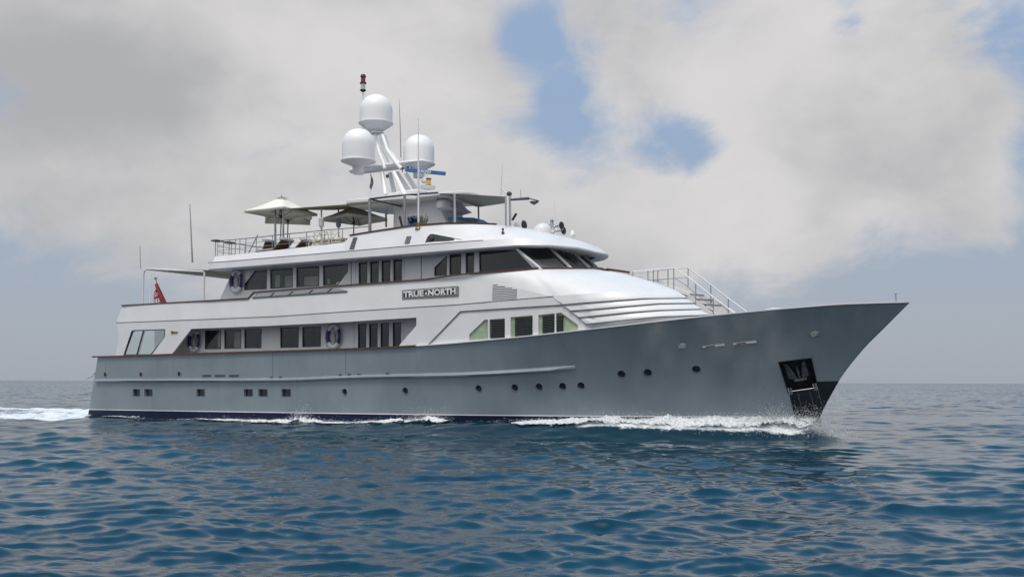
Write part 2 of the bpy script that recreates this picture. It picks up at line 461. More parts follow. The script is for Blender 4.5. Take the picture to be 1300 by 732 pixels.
for a, b in RIMMED:
    c, nv = hull_hit(a, b); t, v = basis(nv)
    openings.append(('rim', c, nv, [c + (t*math.cos(k*math.pi/8) + v*math.sin(k*math.pi/8))*.115 for k in range(16)]))
for x0, x1, y0, y1 in SQUARE:
    ps = [hull_hit(x0, y1), hull_hit(x1, y1), hull_hit(x1, y0), hull_hit(x0, y0)]
    c, nv = hull_hit((x0+x1)/2, (y0+y1)/2)
    openings.append(('square', c, nv, [p[0] for p in ps]))
POCKET = [(1001.5, 498), (1037.8, 491.5), (1029.3, 455), (989.2, 460)]
c, nv = hull_hit(1014, 476)
openings.append(('pocket', c, nv, [hull_hit(*p)[0] for p in POCKET]))

def build_hull():
    NU, NR = 170, 18
    us = [1 - (1 - i / NU) ** 1.15 for i in range(NU + 1)]
    rows = []
    for r in range(NR + 1):
        row = []
        for u in us:
            x = u * 42
            for _ in range(14):
                a, b = zt(x), zs(x); z = a + (b - a) * r / NR
                x = x_stern(z) + u * (x_stem(z) - x_stern(z))
            row.append(Vector((x, -hb(x, z), z)))
        rows.append(row)
    m = MB(); m.grid(rows); 
    me = bpy.data.meshes.new('hull'); me.from_pydata([tuple(v) for v in m.v], [], m.f)
    bm = bmesh.new(); bm.from_mesh(me)
    port = bm.copy()
    for v in port.verts: v.co.y *= -1
    bmesh.ops.reverse_faces(port, faces=port.faces)
    for b_ in (bm, port):
        sg = 1 if b_ is bm else -1
        for kind, c, nv, loop in openings:
            cc = Vector((c.x, c.y*sg, c.z)); nn = Vector((nv.x, nv.y*sg, nv.z)); lp = [Vector((p.x, p.y*sg, p.z)) for p in loop]
            rad = max((p - cc).length for p in lp) + .02
            near = [f for f in b_.faces if (f.calc_center_median() - cc).length < rad + max(e.calc_length() for e in f.edges)]
            geo = set(near)
            for i in range(len(lp)):
                e = lp[(i+1) % len(lp)] - lp[i]; pn = e.cross(nn).normalized()
                fs = [f for f in b_.faces if (f.calc_center_median() - cc).length < rad + .45]
                gg = set(fs) | {e for f in fs for e in f.edges} | {v for f in fs for v in f.verts}
                # only cut the faces that reach inside the loop's circle
                bmesh.ops.bisect_plane(b_, geom=list(gg), plane_co=lp[i], plane_no=pn, dist=1e-5)
            kill = []
            for f in b_.faces:
                q = f.calc_center_median()
                if (q - cc).length < rad:
                    s_ = [(q - lp[i]).dot((lp[(i+1) % len(lp)] - lp[i]).cross(nn)) for i in range(len(lp))]
                    if all(v > 0 for v in s_) or all(v < 0 for v in s_): kill.append(f)
            bmesh.ops.delete(b_, geom=kill, context='FACES')
    tmp = bpy.data.meshes.new('tmp'); port.to_mesh(tmp); bm.from_mesh(tmp)
    bmesh.ops.remove_doubles(bm, verts=[v for v in bm.verts if abs(v.co.y) < .05], dist=.045)
    bm.to_mesh(me); bm.free(); port.free(); bpy.data.meshes.remove(tmp)
    me.materials.append(M['hull']); me.shade_smooth(); me.set_sharp_from_angle(angle=R(40))
    o = bpy.data.objects.new('hull', me); C.objects.link(o); o.parent = Y
    return o
hull = build_hull()

def hull_band(name, m, z0f, z1f, off, u0=0.0, u1=1.0, parent=hull, n=120, th=None):
    mb = MB(); rows = [[], []]
    for i in range(n + 1):
        u = u0 + (u1 - u0) * i / n
        for k, zf in enumerate((z0f, z1f)):
            x = u * 42
            for _ in range(12):
                z = zf(x); x = x_stern(z) + u * (x_stem(z) - x_stern(z))
            rows[k].append((x + (off if u > .98 else 0), -hb(x, z) - off, z))
    mb.grid(rows); return both(name, mb, m, parent)
# underwater body and boot top
mb = MB(); rows = []
for k in range(7):
    row = []
    for i in range(121):
        u = i / 120; x = u * 40
        for _ in range(12):
            z = zt(x) + (-1.9 - zt(x)) * (k / 6) ; x = x_stern(z) + u * (x_stem(z) - x_stern(z))
        row.append((x, -hb(x, z), z - .002))
    rows.append(row)
mb.grid(rows); both('boot_top', mb, M['navy'], Y)
hull_band('boot_stripe', M['white2'], lambda x: zt(x) - .005, lambda x: zt(x) + .035, .012)
# transom, rounded aft
def transom_grid(z0, z1, n=8, out=0.0):
    rows = []
    for k in range(n + 1):
        z = z0 + (z1 - z0) * k / n; row = []
        b = hb(x_stern(z) + .001, z) + out
        for i in range(25):
            q = -1 + 2 * i / 24
            row.append((x_stern(z) - (.95 + out) * (1 - abs(q) ** 2.4), b * q, z))
        rows.append(row)
    return MB().grid(rows)
transom_grid(.6, zs(1.0) - .005).build('transom', M['white2'], Y)
transom_grid(-1.9, .6).build('boot_top', M['navy'], Y)

# rubbing strake
STRAKE = [(122.8, 482.4), (350, 481.6), (461, 477.6), (590, 474.4), (730.6, 465.4)]
def strake_mb(line, h, d, n=60):
    m = MB(); secs = []
    for i in range(n + 1):
        px = line[0][0] + (line[-1][0] - line[0][0]) * i / n
        p, nv = hull_hit(px, smooth_interp(line, px)); tp = min(1, (n - i) / 3 + .15)
        up = Vector((0, 0, 1))
        secs.append([p - up*h/2 - nv*.02, p - up*h/2 + nv*d*.55*tp, p - up*h*.1 + nv*d*tp, p + up*h*.25 + nv*d*tp*.8, p + up*h/2 + nv*.01, p + up*h/2 - nv*.03])
    m.grid(secs, closed=True); m.add(secs[0], [(0,1,2,3,4,5)]); m.add(secs[-1], [(5,4,3,2,1,0)]); return m
both('rubbing_strake', strake_mb(STRAKE, .17, .14), M['hull'], hull, smooth=50)
# cap rail along the bulwark: teak aft, white forward
def rail_along(xa, xb, w, h, lift_=0.02, n=80, inset=.03):
    m = MB(); secs = []
    for i in range(n + 1):
        x = xa + (xb - xa) * i / n; b = max(bs(x), .02); z = zs(x) + lift_
        if x < 1.1: b = 3.8
        secs.append([(x, -b-w*.45, z-h/2), (x, -b-w*.45, z+h/2), (x, -max(b-w*.55, .0), z+h/2), (x, -max(b-w*.55, .0), z-h/2)])
    m.grid(secs, closed=True); m.add(secs[0], [(0,1,2,3)]); m.add(secs[-1], [(3,2,1,0)]); return m
x_t0 = P(529, 440, -4.03)[0]
both('cap_rail', rail_along(1.0, x_t0, .20, .07), M['teak'], Y)
both('bulwark_top', rail_along(x_t0 + .005, 42.9, .14, .045), M['white'], Y)
m = MB(); secs = []
for i in range(33):
    q = -1 + i / 16; b = 3.88; z = zs(1.0) + .02
    x = x_stern(3.45) - .98 * (1 - abs(q) ** 2.4)
    secs.append([(x-.35, b*q, z-.035), (x-.35, b*q, z+.035), (x+.12, b*q*.97, z+.035), (x+.12, b*q*.97, z-.035)])
m.grid(secs, closed=True).build('stern_rail', M['teak'], Y)
# inner side of the bulwark and decks
def deck(name, z, xa, xb, bf, m_, th=.10, n=40, parent=Y):
    m = MB(); up = []; lo = []
    for i in range(n + 1):
        x = xa + (xb - xa) * i / n; b = bf(x); zz = z(x) if callable(z) else z
        up.append([(x, -b, zz), (x, b, zz)]); lo.append([(x, -b, zz-th), (x, b, zz-th)])
    m.grid(up); m.grid(lo)
    m.grid([[u[0] for u in up], [l[0] for l in lo]]); m.grid([[u[1] for u in up], [l[1] for l in lo]])
    m.add(up[0]+lo[0], [(0,1,3,2)]); m.add(up[-1]+lo[-1], [(0,1,3,2)])
    return m.build(name, m_, parent, smooth=20)
deck('main_deck', lambda x: zs(x) - .85, .6, 40.9, lambda x: max(.02, hb(x, zs(x) - .85) - .06), M['decking'])
m = MB(); m.grid([[(x, -max(bs(x)-.10, .01), zs(x)) for x in np.linspace(1.1, 42.7, 90)], [(min(x, x_stem(zs(x)-.9)-.25), -max(hb(x, zs(x)-.9)-.10, .01), zs(x)-.9) for x in np.linspace(1.1, 42.7, 90)]])
both('bulwark_lining', m, M['white2'], Y)

# portholes and hull fittings
def mirror_pts(ps): return [Vector((p.x, -p.y, p.z)) for p in ps]
def hull_port(kind, c, nv, loop):
    for sg in (1, -1):
        f = lambda p: Vector((p.x, p.y * sg, p.z))
        c_, n_, lp = f(c), f(nv), [f(p) for p in loop]
        k = len(lp); dep = .13
        inner = [p - n_ * dep for p in lp]
        if kind == 'pocket': continue
        rim = MB(); w = {'round': .022, 'rim': .05, 'square': .012}[kind]
        out = [p + (p - c_).normalized() * w for p in lp]
        prof = [inner, lp, [p + n_ * .015 for p in lp], [p + n_ * .012 for p in out], [p - n_ * .01 for p in out]]
        rim.grid([list(r) for r in prof], closed=True)
        o = rim.build({'round': 'porthole', 'rim': 'porthole', 'square': 'hull_window'}[kind],
                      M['steel'] if kind == 'rim' else M['hull'], hull, smooth=50)
        g = MB(); g.add([p - n_ * (dep - .01) for p in lp], [tuple(range(k))])
        gl = g.build('porthole_glass', M['portglass'], o, smooth=0)
for op in openings: hull_port(*op)

def patch(name, corners, m_, off, parent, nu=14, nv_=14, twin=True, thick=0.0):
    """surface patch laid on the hull between four photo corners (bl, br, tr, tl)"""
    bl, br, tr, tl = [Vector((a, b)) for a, b in corners]; rows = []
    for j in range(nv_ + 1):
        r = []
        for i in range(nu + 1):
            s, t = i / nu, j / nv_
            q = (bl*(1-s) + br*s)*(1-t) + (tl*(1-s) + tr*s)*t
            p, n = hull_hit(q.x, q.y, off); r.append(p)
        rows.append(r)
    mb = MB().grid(rows)
    if thick:
        back = [[p + Vector((0, thick, 0)) for p in r] for r in rows]
        for A, B in ((rows[0], back[0]), (rows[-1], back[-1]), ([r[0] for r in rows], [r[0] for r in back]), ([r[-1] for r in rows], [r[-1] for r in back])):
            mb.grid([A, B])
    return both(name, mb, m_, parent) if twin else mb.build(name, m_, parent)
patch('bow_plate', [(1043, 545), (1037, 532), (1064.6, 483.2), (1037.6, 484)], M['blackgloss'], .012, hull)
patch('anchor_plate', [(1013, 545), (1046, 541), (1037.6, 490.5), (1001.2, 497)], M['blackgloss'], .016, hull)
# recessed anchor pocket with its anchor
for sg in (1, -1):
    f = lambda p: Vector((p.x, p.y * sg, p.z))
    kind, c, nv, loop = openings[-1]; lp = [f(p) for p in loop]; n_ = f(nv)
    dep = .38; back = [p - n_ * dep for p in lp]
    mb = MB().grid([lp, back], closed=True); mb.add(back, [(0,1,2,3)])
    ctr = sum(lp, Vector()) / 4
    out = [p + (p - ctr).normalized() * .05 for p in lp]
    mb.grid([[p + n_*.02 for p in lp], [p + n_*.02 for p in out], [p - n_*.01 for p in out]], closed=True)
    pk = mb.build('anchor_pocket', M['black'], hull, smooth=0)
    ax = (lp[1] - lp[0]).normalized(); ay = (lp[3] - lp[0]).normalized()
    W = (lp[1]-lp[0]).length; H = (lp[3]-lp[0]).length
    q = lambda s, t, d=.12: lp[0] + ax*W*s + ay*H*t - n_*d
    an = MB()
    for s0, s1, a in ((.52, .14, .16), (.52, .86, .84)):      # two flukes, spread in a V
        an.prism([q(s0 + (.07 if a > .5 else -.07), .34), q(s0, .30), q(s1 + (-.10 if a < .5 else .10)*0, .40), q(a - (.02 if a < .5 else -.02), .90), q(a + (.10 if a < .5 else -.10), .86)][:5], -n_*.07)
    an.tube([q(.30, .30), q(.74, .30)], .055); an.tube([q(.52, .25), q(.52, .62, .16)], .05)
    an.tube([q(.52, .62, .18), q(.52, .72, .30)], .04)
    anc = an.build('anchor', M['galv'], Y, smooth=30)
    st = MB(); st.tube([q(.05, .03, -.02), q(.95, .0, -.02)], .022)
    for s in (.03, .10, .90, .97): st.tube([q(s, -.06, -.03), q(s, .16, -.03)], .035)
    st.build('anchor_roller', M['steel'], pk)
    rb = MB()
    if sg == 1:
        for a, b, c2, d2 in ((1012, 497, 1019, 522), (1027, 495, 1035, 520), (1038, 494, 1044, 517)):
            ps = [hull_hit(a + (c2-a)*k/4, b + (d2-b)*k/4, .03)[0] for k in range(5)]
            rb.tube(ps, .022, 6)
        both('guard_bar', rb, M['galv'], hull)
def fitting(name, px, py, w, h, m_, m2=None, d=.04):
    c, nv = hull_hit(px, py); t, v = basis(nv)
    lp = [c + t*math.cos(k*math.pi/8)*w/2 + v*(math.copysign(abs(math.sin(k*math.pi/8))**.7, math.sin(k*math.pi/8)))*h/2 for k in range(16)]
    mb = MB(); mb.prism([p - nv*.02 for p in lp], nv*(d+.02)); a = both(name, mb, m_, hull, bevel=.01)
    mb = MB(); lp2 = [c + (p - c)*.62 for p in lp]; mb.prism([p + nv*d for p in lp2], nv*.012)
    for o, mm in zip(a, (mb, mb.mirrored())): mm.build('lens', m2 or M['clearlens'], o)
fitting('hull_light', 866.2, 438.6, .36, .22, M['steel'])
fitting('hull_light', 1034, 423.6, .36, .22, M['steel'])
for a, b, c2, d2 in ((892, 440.2, 920, 437), (930.5, 436.3, 960.5, 433.2)):
    pa, na = hull_hit(a, b); pb, nb = hull_hit(c2, d2); pm, nm = hull_hit((a+c2)/2, (b+d2)/2)
    mb = MB(); mb.obox(pa + na*.01, pm + nm*.01, .05, .085); mb.obox(pm + nm*.01, pb + nb*.01, .05, .085)
    sc = both('freeing_port', mb, M['steel'], hull)
    mb = MB(); mb.obox(pa.lerp(pm, .3) + nm*.03, pm.lerp(pb, .1) + nm*.03, .03, .045)
    for o, mm in zip(sc, (mb, mb.mirrored())): mm.build('slot', M['black'], o)
for a, c2 in ((257.5, 268), (273, 285.5), (291, 303)):
    pa, na = hull_hit(a, 476.6); pb, nb = hull_hit(c2, 476.4); mb = MB(); mb.obox(pa + na*.005, pb + nb*.005, .03, .09)
    both('side_vent', mb, M['galv'], hull)
for a, y0, y1 in ((346, 447.5, 479.5), (439, 444.5, 476)):
    mb = MB(); ps = [hull_hit(a, y0 + (y1-y0)*k/6, .001)[0] for k in range(7)]
    for p, q2 in zip(ps, ps[1:]): mb.obox(p, q2, .006, .02, up=(1, 0, 0))
    both('gate_seam', mb, M['gap'], hull)
for a in (345, 356, 432, 443.5, 456, 492):
    p, nv = hull_hit(a, interp(STRAKE, a) - 3.2, .0); mb = MB(); mb.box(p - Vector((.09, .03, .025)), p + Vector((.09, .02, .025)))
    both('deck_drain', mb, M['galv'], hull)
# stern gear: folded swim platform and mooring lines
m = MB(); m.box((-.62, -2.6, .52), (.15, 2.6, .66)); m.box((-.5, -2.4, .40), (.1, 2.4, .50)); m.build('swim_platform', M['white2'], Y, bevel=.03)
for y_ in (-3.1, -2.2, 2.2, 3.1):
    m = MB(); m.tube([(-.1, y_, 2.5), (-.45, y_*1.02, 2.35), (-.75, y_*1.02, 2.3)], .025); m.build('stern_bracket', M['dullsteel'], Y)
    m = MB(); m.tube([(-.25, y_, 1.55), (-.8, y_, 1.5)], .03); m.build('stern_bracket', M['dullsteel'], Y)

# ---- white superstructure, main deck level
KN = [(143.5, 409.3), (243, 405.9), (350, 401.6), (430, 396), (580, 386.6), (650, 380.2), (700, 375.7)]
YS = -4.03
L_ = lambda pts: PL(pts, YS)
def yshell(x, z): return -(bs(max(x, 1.2)) - .012) if x < 33 else -3
shell_px = ([(144, 409.6)] + KN[1:] + [(711, 386.4), (650, 390.6), (584, 395.2), (541.5, 439.6), (505, 440.8), (528.8, 412.8), (528.8, 402.8)]
            + [(430, 409), (340, 413.4), (242.5, 417.2), (216.7, 450.2), (143, 452.6), (147.5, 425)])
WING = [(154.5, 449.6), (165, 421.3), (167.5, 419.8), (208, 418.6), (207.3, 428.4), (189.8, 449.2)]
panel('side_shell', M['white'], Y, L_(shell_px), [L_(WING)], yf=yshell, th=.09, step=1.0)
# recessed facet panel with the sage windows
FAC = [(541.5, 439.9), (584, 395.0), (650, 390.4), (711.5, 386.4), (748, 419.6), (735, 420.9), (640, 430.8)]
G1 = [(594.5, 431.6), (594.5, 424.2), (614, 405.6), (639.3, 403.8), (639.3, 428.4)]
G2 = [(646.3, 427.8), (646.3, 402.3), (673.5, 399.8), (673.5, 425.2)]
G3 = [(680.5, 424), (680.5, 399.4), (708.5, 396.2), (728.8, 411.8), (728.8, 420.6)]
yfac = lambda x, z: yshell(x, z) + .035
panel('cabin_side', M['white'], Y, L_(FAC), [L_(G1), L_(G2), L_(G3)], yf=yfac, th=.08, step=1.0)
def seam(pts, y, w=.035, d=.02, m_='gap', name='panel_seam', yoff=0.0, parent=Y):
    mb = MB(); q = [P(a, b, y) for a, b in pts]; full = []
    for (x0, z0), (x1, z1) in zip(q, q[1:]):
        k = max(1, int(abs(x1 - x0) / 1.0))
        full += [(x0 + (x1-x0)*i/k, z0 + (z1-z0)*i/k) for i in range(k)]
    full.append(q[-1])
    f = (lambda x: yshell(x, 5) + yoff) if y == YS else (lambda x: y + yoff)
    for (x0, z0), (x1, z1) in zip(full, full[1:]):
        mb.obox((x0, f(x0), z0), (x1, f(x1), z1), w, d, up=(0, 1, 0))
    return both(name, mb, M[m_], parent)
seam(KN, YS, .03, .012, yoff=-.004)
seam([(541.5, 439.6), (584, 395.2), (650, 390.6), (711, 386.4)], YS, .035, .012, yoff=.0)
def sage(polypx, louvs, bars):
    ps = L_(polypx); 
    o = panel('window', M['green'], Y, ps, yf=lambda x, z: yshell(x, z) + .10, th=.02)
    for (a, b, t0, t1, b0, b1) in louvs:        # x range, top y at both ends, bottom y at both ends
        for sg, ob in ((1, o[0]), (-1, o[1])):
            mb = MB(); n = 11
            for k in range(n):
                s = (k + .5) / n
                x0, z0 = P(a, t0 + (b0-t0)*s, YS); x1, z1 = P(b, t1 + (b1-t1)*s, YS); h = abs(P(a, t0, YS)[1] - P(a, b0, YS)[1]) / n
                yy = yshell(x0, 4) + .055
                mb.obox((x0, yy*sg, z0), (x1, yy*sg, z1), .045*1, h*.55, up=(0, .45*sg, 1))
            x0, z0 = P(a, t0, YS); x1, z1 = P(b, t1, YS); xb, zb = P(a, b0, YS); xc, zc = P(b, b1, YS); yy = (yshell(x0, 4) + .085)*sg
            mb.prism([(x0, yy, z0), (x1, yy, z1), (xc, yy, zc), (xb, yy, zb)], (0, .01*sg, 0))
            mb.build('louvre', M['louvre'], ob, smooth=0)
    for (a, y0, y1) in bars:
        mb = MB(); p0 = P(a, y0, YS); p1 = P(a, y1, YS); mb.obox((p0[0], yshell(p0[0], 4)+.045, p0[1]), (p1[0], yshell(p1[0], 4)+.045, p1[1]), .06, .07, up=(1, 0, 0))
        for ob, mm in zip(o, (mb, mb.mirrored())): mm.build('window_bar', M['white'], ob)
sage(G1, [(621.5, 638.6, 405.4, 404.6, 429.2, 428.2)], [(619.6, 405, 430.2)])
sage(G2, [(651.5, 673, 403, 401, 426.6, 425)], [])
sage(G3, [(685.5, 700.5, 400.6, 398.6, 423, 421.6), (703, 710.4, 399, 399.6, 421.4, 420.9)], [(701.7, 397.2, 422.4)])
# slanted window of the aft wing
def framed_glass(px_, y, m_glass, rim=.03, name='window', inset=.05, frame='black', parent=Y, yf=None, bars=(), smooth=0):
    q = PL(px_, y); cx = sum(a for a, b in q)/len(q); cz = sum(b for a, b in q)/len(q)
    yy = (lambda x: yf(x)) if yf else (lambda x: y)
    grow = lambda p, w: (p[0] + math.copysign(w, p[0]-cx), p[1] + math.copysign(w, p[1]-cz))
    fr = MB()
    A = [(*p,) for p in q]; n = len(A)
    o3 = [Vector((grow(p, rim)[0], yy(p[0]) - .012, grow(p, rim)[1])) for p in A]
    i3 = [Vector((p[0] - (p[0]-cx)*.001, yy(p[0]) - .012, p[1])) for p in A]
    i4 = [Vector((p[0] - (p[0]-cx)*.001, yy(p[0]) + inset, p[1])) for p in A]
    o4 = [Vector((v.x, v.y + .02, v.z)) for v in o3]
    fr.grid([o4, o3, i3, i4], closed=True)
    for (x0, y0, x1, y1) in bars:
        p0, p1 = P(x0, y0, y), P(x1, y1, y); fr.obox((p0[0], yy(p0[0])+.01, p0[1]), (p1[0], yy(p1[0])+.01, p1[1]), .05, .05, up=(1, 0, 0))
    fo = both(name, fr, M[frame], parent, smooth=smooth)
    g = MB(); g.prism([(p[0], yy(p[0]) + inset - .012, p[1]) for p in A], (0, .008, 0))
    go = (g.build('pane', M[m_glass], fo[0], smooth=0), g.mirrored().build('pane', M[m_glass], fo[1], smooth=0))
    return fo, go
framed_glass(WING, YS, 'clearglass', rim=.05, frame='galv', yf=lambda x: yshell(x, 4), bars=[(180, 419.6, 171.5, 449.4)])
mb = MB(); p = P(221.2, 421.8, YS); y_ = yshell(p[0], 5); mb.box((p[0]-.24, y_-.03, p[1]-.05), (p[0]+.24, y_+.01, p[1]+.05)); mb.box((p[0]-.24, y_-.05, p[1]-.02), (p[0]-.12, y_, p[1]+.09))
both('brass_fitting', mb, M['brass'], Y)

# ---- upper bulwark
KU = [(144, 409.2), (243, 405.8), (350, 401.5), (430, 395.9), (580, 386.5), (650, 380.1), (697.5, 375.9)]
BULT = [(150, 388), (265, 382), (314.3, 379.2), (321, 371.5), (341, 369.8), (430, 363.3), (500, 358.1), (540, 355), (596, 350.2)]
SHOULD = [(602, 351.5), (614, 356.2), (628, 360.4), (656.5, 366.0), (680, 371.4), (697, 375.6)]
def ybul(x, z):
    t = max(0, min(1, (z - 5.35) / 1.2)); return yshell(x, z) + .10 * t
SLOT = [(319.5, 377.0), (324.5, 372.6), (341, 371.4), (424, 365.6), (440, 368.4), (439, 369.4)]
panel('upper_bulwark', M['white'], Y, L_(KU[::-1] + BULT + SHOULD[:-1]), [L_(SLOT)], yf=ybul, th=.07, step=.8)
mb = MB()
for a, b, c2, d2 in ((347.5, 369.5, 340.5, 376.6), (371, 368.3, 364, 375), (395.8, 366.6, 389, 373.3), (420, 364.8, 413, 371.6)):
    p0, p1 = P(a, b, YS), P(c2, d2, YS); mb.obox((p0[0], ybul(p0[0], 6.5)+.03, p0[1]), (p1[0], ybul(p1[0], 6.2)+.03, p1[1]), .05, .05, up=(1, 0, 0))
both('bulwark_brace', mb, M['gap'], Y)
mb = MB(); p0, p1 = P(319.5, 377, YS), P(440, 369, YS)
mb.obox((p0[0], ybul(p0[0], 6.1)-.012, p0[1]-.03), (p1[0], ybul(p1[0], 6.2)-.012, p1[1]-.03), .03, .05); both('bulwark_ledge', mb, M['gap'], Y)
# teak rail of the upper deck, runs round the front of the wheelhouse
RPL = [(24.5, -3.96), (25.4, -3.95), (26.2, -3.90), (27.2, -3.78), (28.2, -3.5), (29.0, -2.98), (29.6, -2.2), (29.95, -1.4), (30.1, -.7), (30.15, 0)]
RPX = [(500, 357.2), (540, 354), (602, 347.6), (650, 343.6), (683, 341.2), (752, 341.2)]
def subdiv(pl, n=4):
    out = []
    for i in range(len(pl) - 1):
        p0 = pl[max(i-1, 0)]; p1 = pl[i]; p2 = pl[i+1]; p3 = pl[min(i+2, len(pl)-1)]
        for k in range(n):
            t = k / n
            out.append(tuple(.5*((2*b) + (c-a)*t + (2*a-5*b+4*c-d)*t*t + (3*b-a-3*c+d)*t**3) for a, b, c, d in zip(p0, p1, p2, p3)))
    out.append(pl[-1]); return out
RP = [(x, y, lift(x, y, RPX)) for x, y in subdiv(RPL)]
mb = MB(); pts = []
for a, b in BULT[:-1]:
    x, z = P(a, b, YS); pts.append((x, ybul(x, z) + .02, z + .03))
pts += [(x, y, z + .03) for x, y, z in RP if x > 25.0]
for p0, p1 in zip(pts, pts[1:]): mb.obox(p0, Vector(p1) + (Vector(p1)-Vector(p0)).normalized()*.02, .15, .06)
both('teak_cap_rail', mb, M['teak'], Y, smooth=0)

# ---- stepped cladding round the foredeck trunk
L1 = [(580, 386.4), (650, 380), (695, 376), (740, 373), (797, 369.3), (858.6, 368.3)]
L2 = [(584, 395), (650, 390.5), (710, 386.6), (740, 384), (816.5, 378.6), (872, 378)]
L3 = [(712, 394.8), (740, 393), (800, 388), (835.7, 385), (880, 384.6)]
L4 = [(723.5, 403), (740, 402), (800, 396), (836, 393.4), (889, 392)]
L5 = [(734, 412), (740, 411.3), (800, 405), (835.7, 401.6), (897, 399.6)]
LV = [L1, L2, L3, L4, L5]; XF = [33.98, 34.42, 34.72, 35.02, 35.34, 35.8]
def ring(k, n=44, off=0.0):
    xf = XF[k]; x0 = 27.6; out = []
    for i in range(n + 1):
        th = (i / n) * math.pi / 2; e = 2 / (2.25 + .12 * 4)
        x = x0 + (xf - x0) * math.sin(th) ** e; y = -4.03 * math.cos(th) ** e
        y = max(y, yshell(min(x, 32.9), 5) - .0) if x < 31.5 else y
        if y > -.6: 
            # run straight in to the edge of the steps
            y = -.6 if (out and out[-1][1] < -.6) else None
        if y is None: continue
        out.append((x, y))
    out = [(x, y) for x, y in out]
    return out
def ring3(k, n=44):
    if k == 5: return [(x, y * .90, zs(min(x, 40)) - .2) for x, y in ring(5, n)]
    return [(x, y, lift(x, y, LV[k])) for x, y in ring(k, n)]
def resample(pl, n):
    d = [0]
    for a, b in zip(pl, pl[1:]): d.append(d[-1] + (Vector(b)-Vector(a)).length)
    out = []
    for i in range(n + 1):
        s = d[-1] * i / n; j = max(k for k in range(len(d)) if d[k] <= s + 1e-9); j = min(j, len(pl)-2)
        t = (s - d[j]) / max(1e-9, d[j+1]-d[j]); out.append(tuple(Vector(pl[j]).lerp(Vector(pl[j+1]), t)))
    return out
NR_ = 60
RS = [697, 711, 720, 730, 739, 748]; RSY = [375.9, 386.4, 394, 402.5, 411.5, 419.8]
def clipped(k):
    x0 = P(RS[k], RSY[k], YS)[0]; pl = ring3(k); out = [p for p in pl if p[0] > x0 + .02]
    y0 = yshell(x0, 5); out.insert(0, (x0, y0 * (1 if k < 5 else .95), lift(x0, y0, LV[k]) if k < 5 else P(RS[5], RSY[5], YS)[1] - .1)); return out
rings = [resample(clipped(k), NR_) for k in range(6)]
for k in range(5):
    A, B = rings[k], rings[k+1]; mb = MB()
    def outp(p, q, o):
        v = Vector(p); return v
    Bo = []
    for i, p in enumerate(B):
        a = Vector(B[max(i-1, 0)]); b = Vector(B[min(i+1, NR_)]); t = (b - a); t.z = 0; t.normalize()
        nrm = Vector((t.y, -t.x, 0)); 
        if nrm.y > 0 and nrm.x < 0: nrm = -nrm
        Bo.append(Vector(p) + nrm * (.045 if k < 4 else .0) )
    Am = [Vector(p) for p in A]
    rows = [Am, [a.lerp(b, .5) for a, b in zip(Am, Bo)], [b + Vector((0, 0, .03)) for b in Bo], Bo, [Vector(b) + Vector((0, 0, .012)) for b in B]]
    mb.grid(rows)
    both('cladding_step', mb, M['white'], Y, smooth=60)
    if k < 4:
        mb = MB(); Bs = [(Vector(b)) for b in Bo]
        for p0, p1 in zip(Bs, Bs[1:]): mb.obox(p0 - Vector((0,0,.012)), p1 - Vector((0,0,.012)), .03, .022)
        both('cladding_seam', mb, M['gap'], Y, smooth=0)
# top of the trunk: from the shoulder up to the rail in front of the wheelhouse
R1 = resample(RP, NR_)
A1 = rings[0]
SH3 = []
for i in range(NR_ + 1):
    SH3.append(None)
def trunk():
    n = NR_; rows = []
    RR = resample([p for p in RP if p[0] > 25.9 and p[1] <= -.58], n)
    AA = []
    full = [(x, yshell(x, 5), 0) for x in np.linspace(25.9, 28.0, 12)] + [p for p in ring3(0) if p[0] > 28.1]
    full = [(x, y, lift(x, y, L1)) for x, y, _ in full]
    AA = resample(full, n)
    shl = L_(SHOULD)
    for i in range(n + 1):
        a, r = Vector(AA[i]), Vector(RR[i])
        xs_, zs_ = a.x, a.z
        z_sh = interp(shl, a.x) if a.x < shl[-1][0] else a.z
        z_sh = max(a.z, min(z_sh, r.z - .02)) 
        s = Vector((a.x, ybul(a.x, z_sh) if a.x < 30 else a.y, z_sh))
        if a.x < 26.3: s.z = min(s.z, r.z)
        col = [s]
        for t in (.08, .2, .35, .5, .65, .8, .92, 1):
            q = s.lerp(r, t); q.z += .13 * math.sin(math.pi * t) * min(1, i / 20) ; col.append(q)
        rows.append(col)
    return rows
TR = trunk()
both('foredeck_trunk', MB().grid(TR), M['white'], Y, smooth=70)
# walkway and steps down the middle
edge = [TR[-1][k] for k in range(len(TR[-1]))]
mb = MB(); lowpts = [(p.x, p.z) for p in edge]; lowpts.sort()
mb.grid([[(x, -.6, z) for x, z in lowpts], [(x, -.6, z - .16) for x, z in lowpts]])
wk = mb; both('walkway_side', wk, M['white'], Y)
MB().grid([[(x, -.6, z - .13) for x, z in lowpts], [(x, .6, z - .13) for x, z in lowpts]]).build('walkway', M['decking'], Y)
zst = [r[-1] for r in rings]
mb = MB(); n = 6; x0, z0 = zst[0][0], zst[0][2] - .13; x1, z1 = zst[4][0] + .45, zs(35.9) - .75
for k in range(n):
    xa = x0 + (x1-x0)*k/n; za = z0 + (z1-z0)*(k+1)/n; xb = x0 + (x1-x0)*(k+1)/n
    mb.box((xa - .02, -.58, za - .06), (xb + .05, .58, za))
mb.build('stair_tread', M['decking'], Y, smooth=0)
mb = MB()
sd_ = [(zst[k][0], zst[k][2]) for k in range(6)]
mb.add([(a, -.6, b) for a, b in sd_] + [(sd_[0][0]-.4, -.6, 4.0)], [tuple(range(7))]); mb.add([(a, -.575, b) for a, b in sd_] + [(sd_[0][0]-.4, -.575, 4.0)], [tuple(range(7))])
both('stair_side', mb, M['white2'], Y, smooth=0)
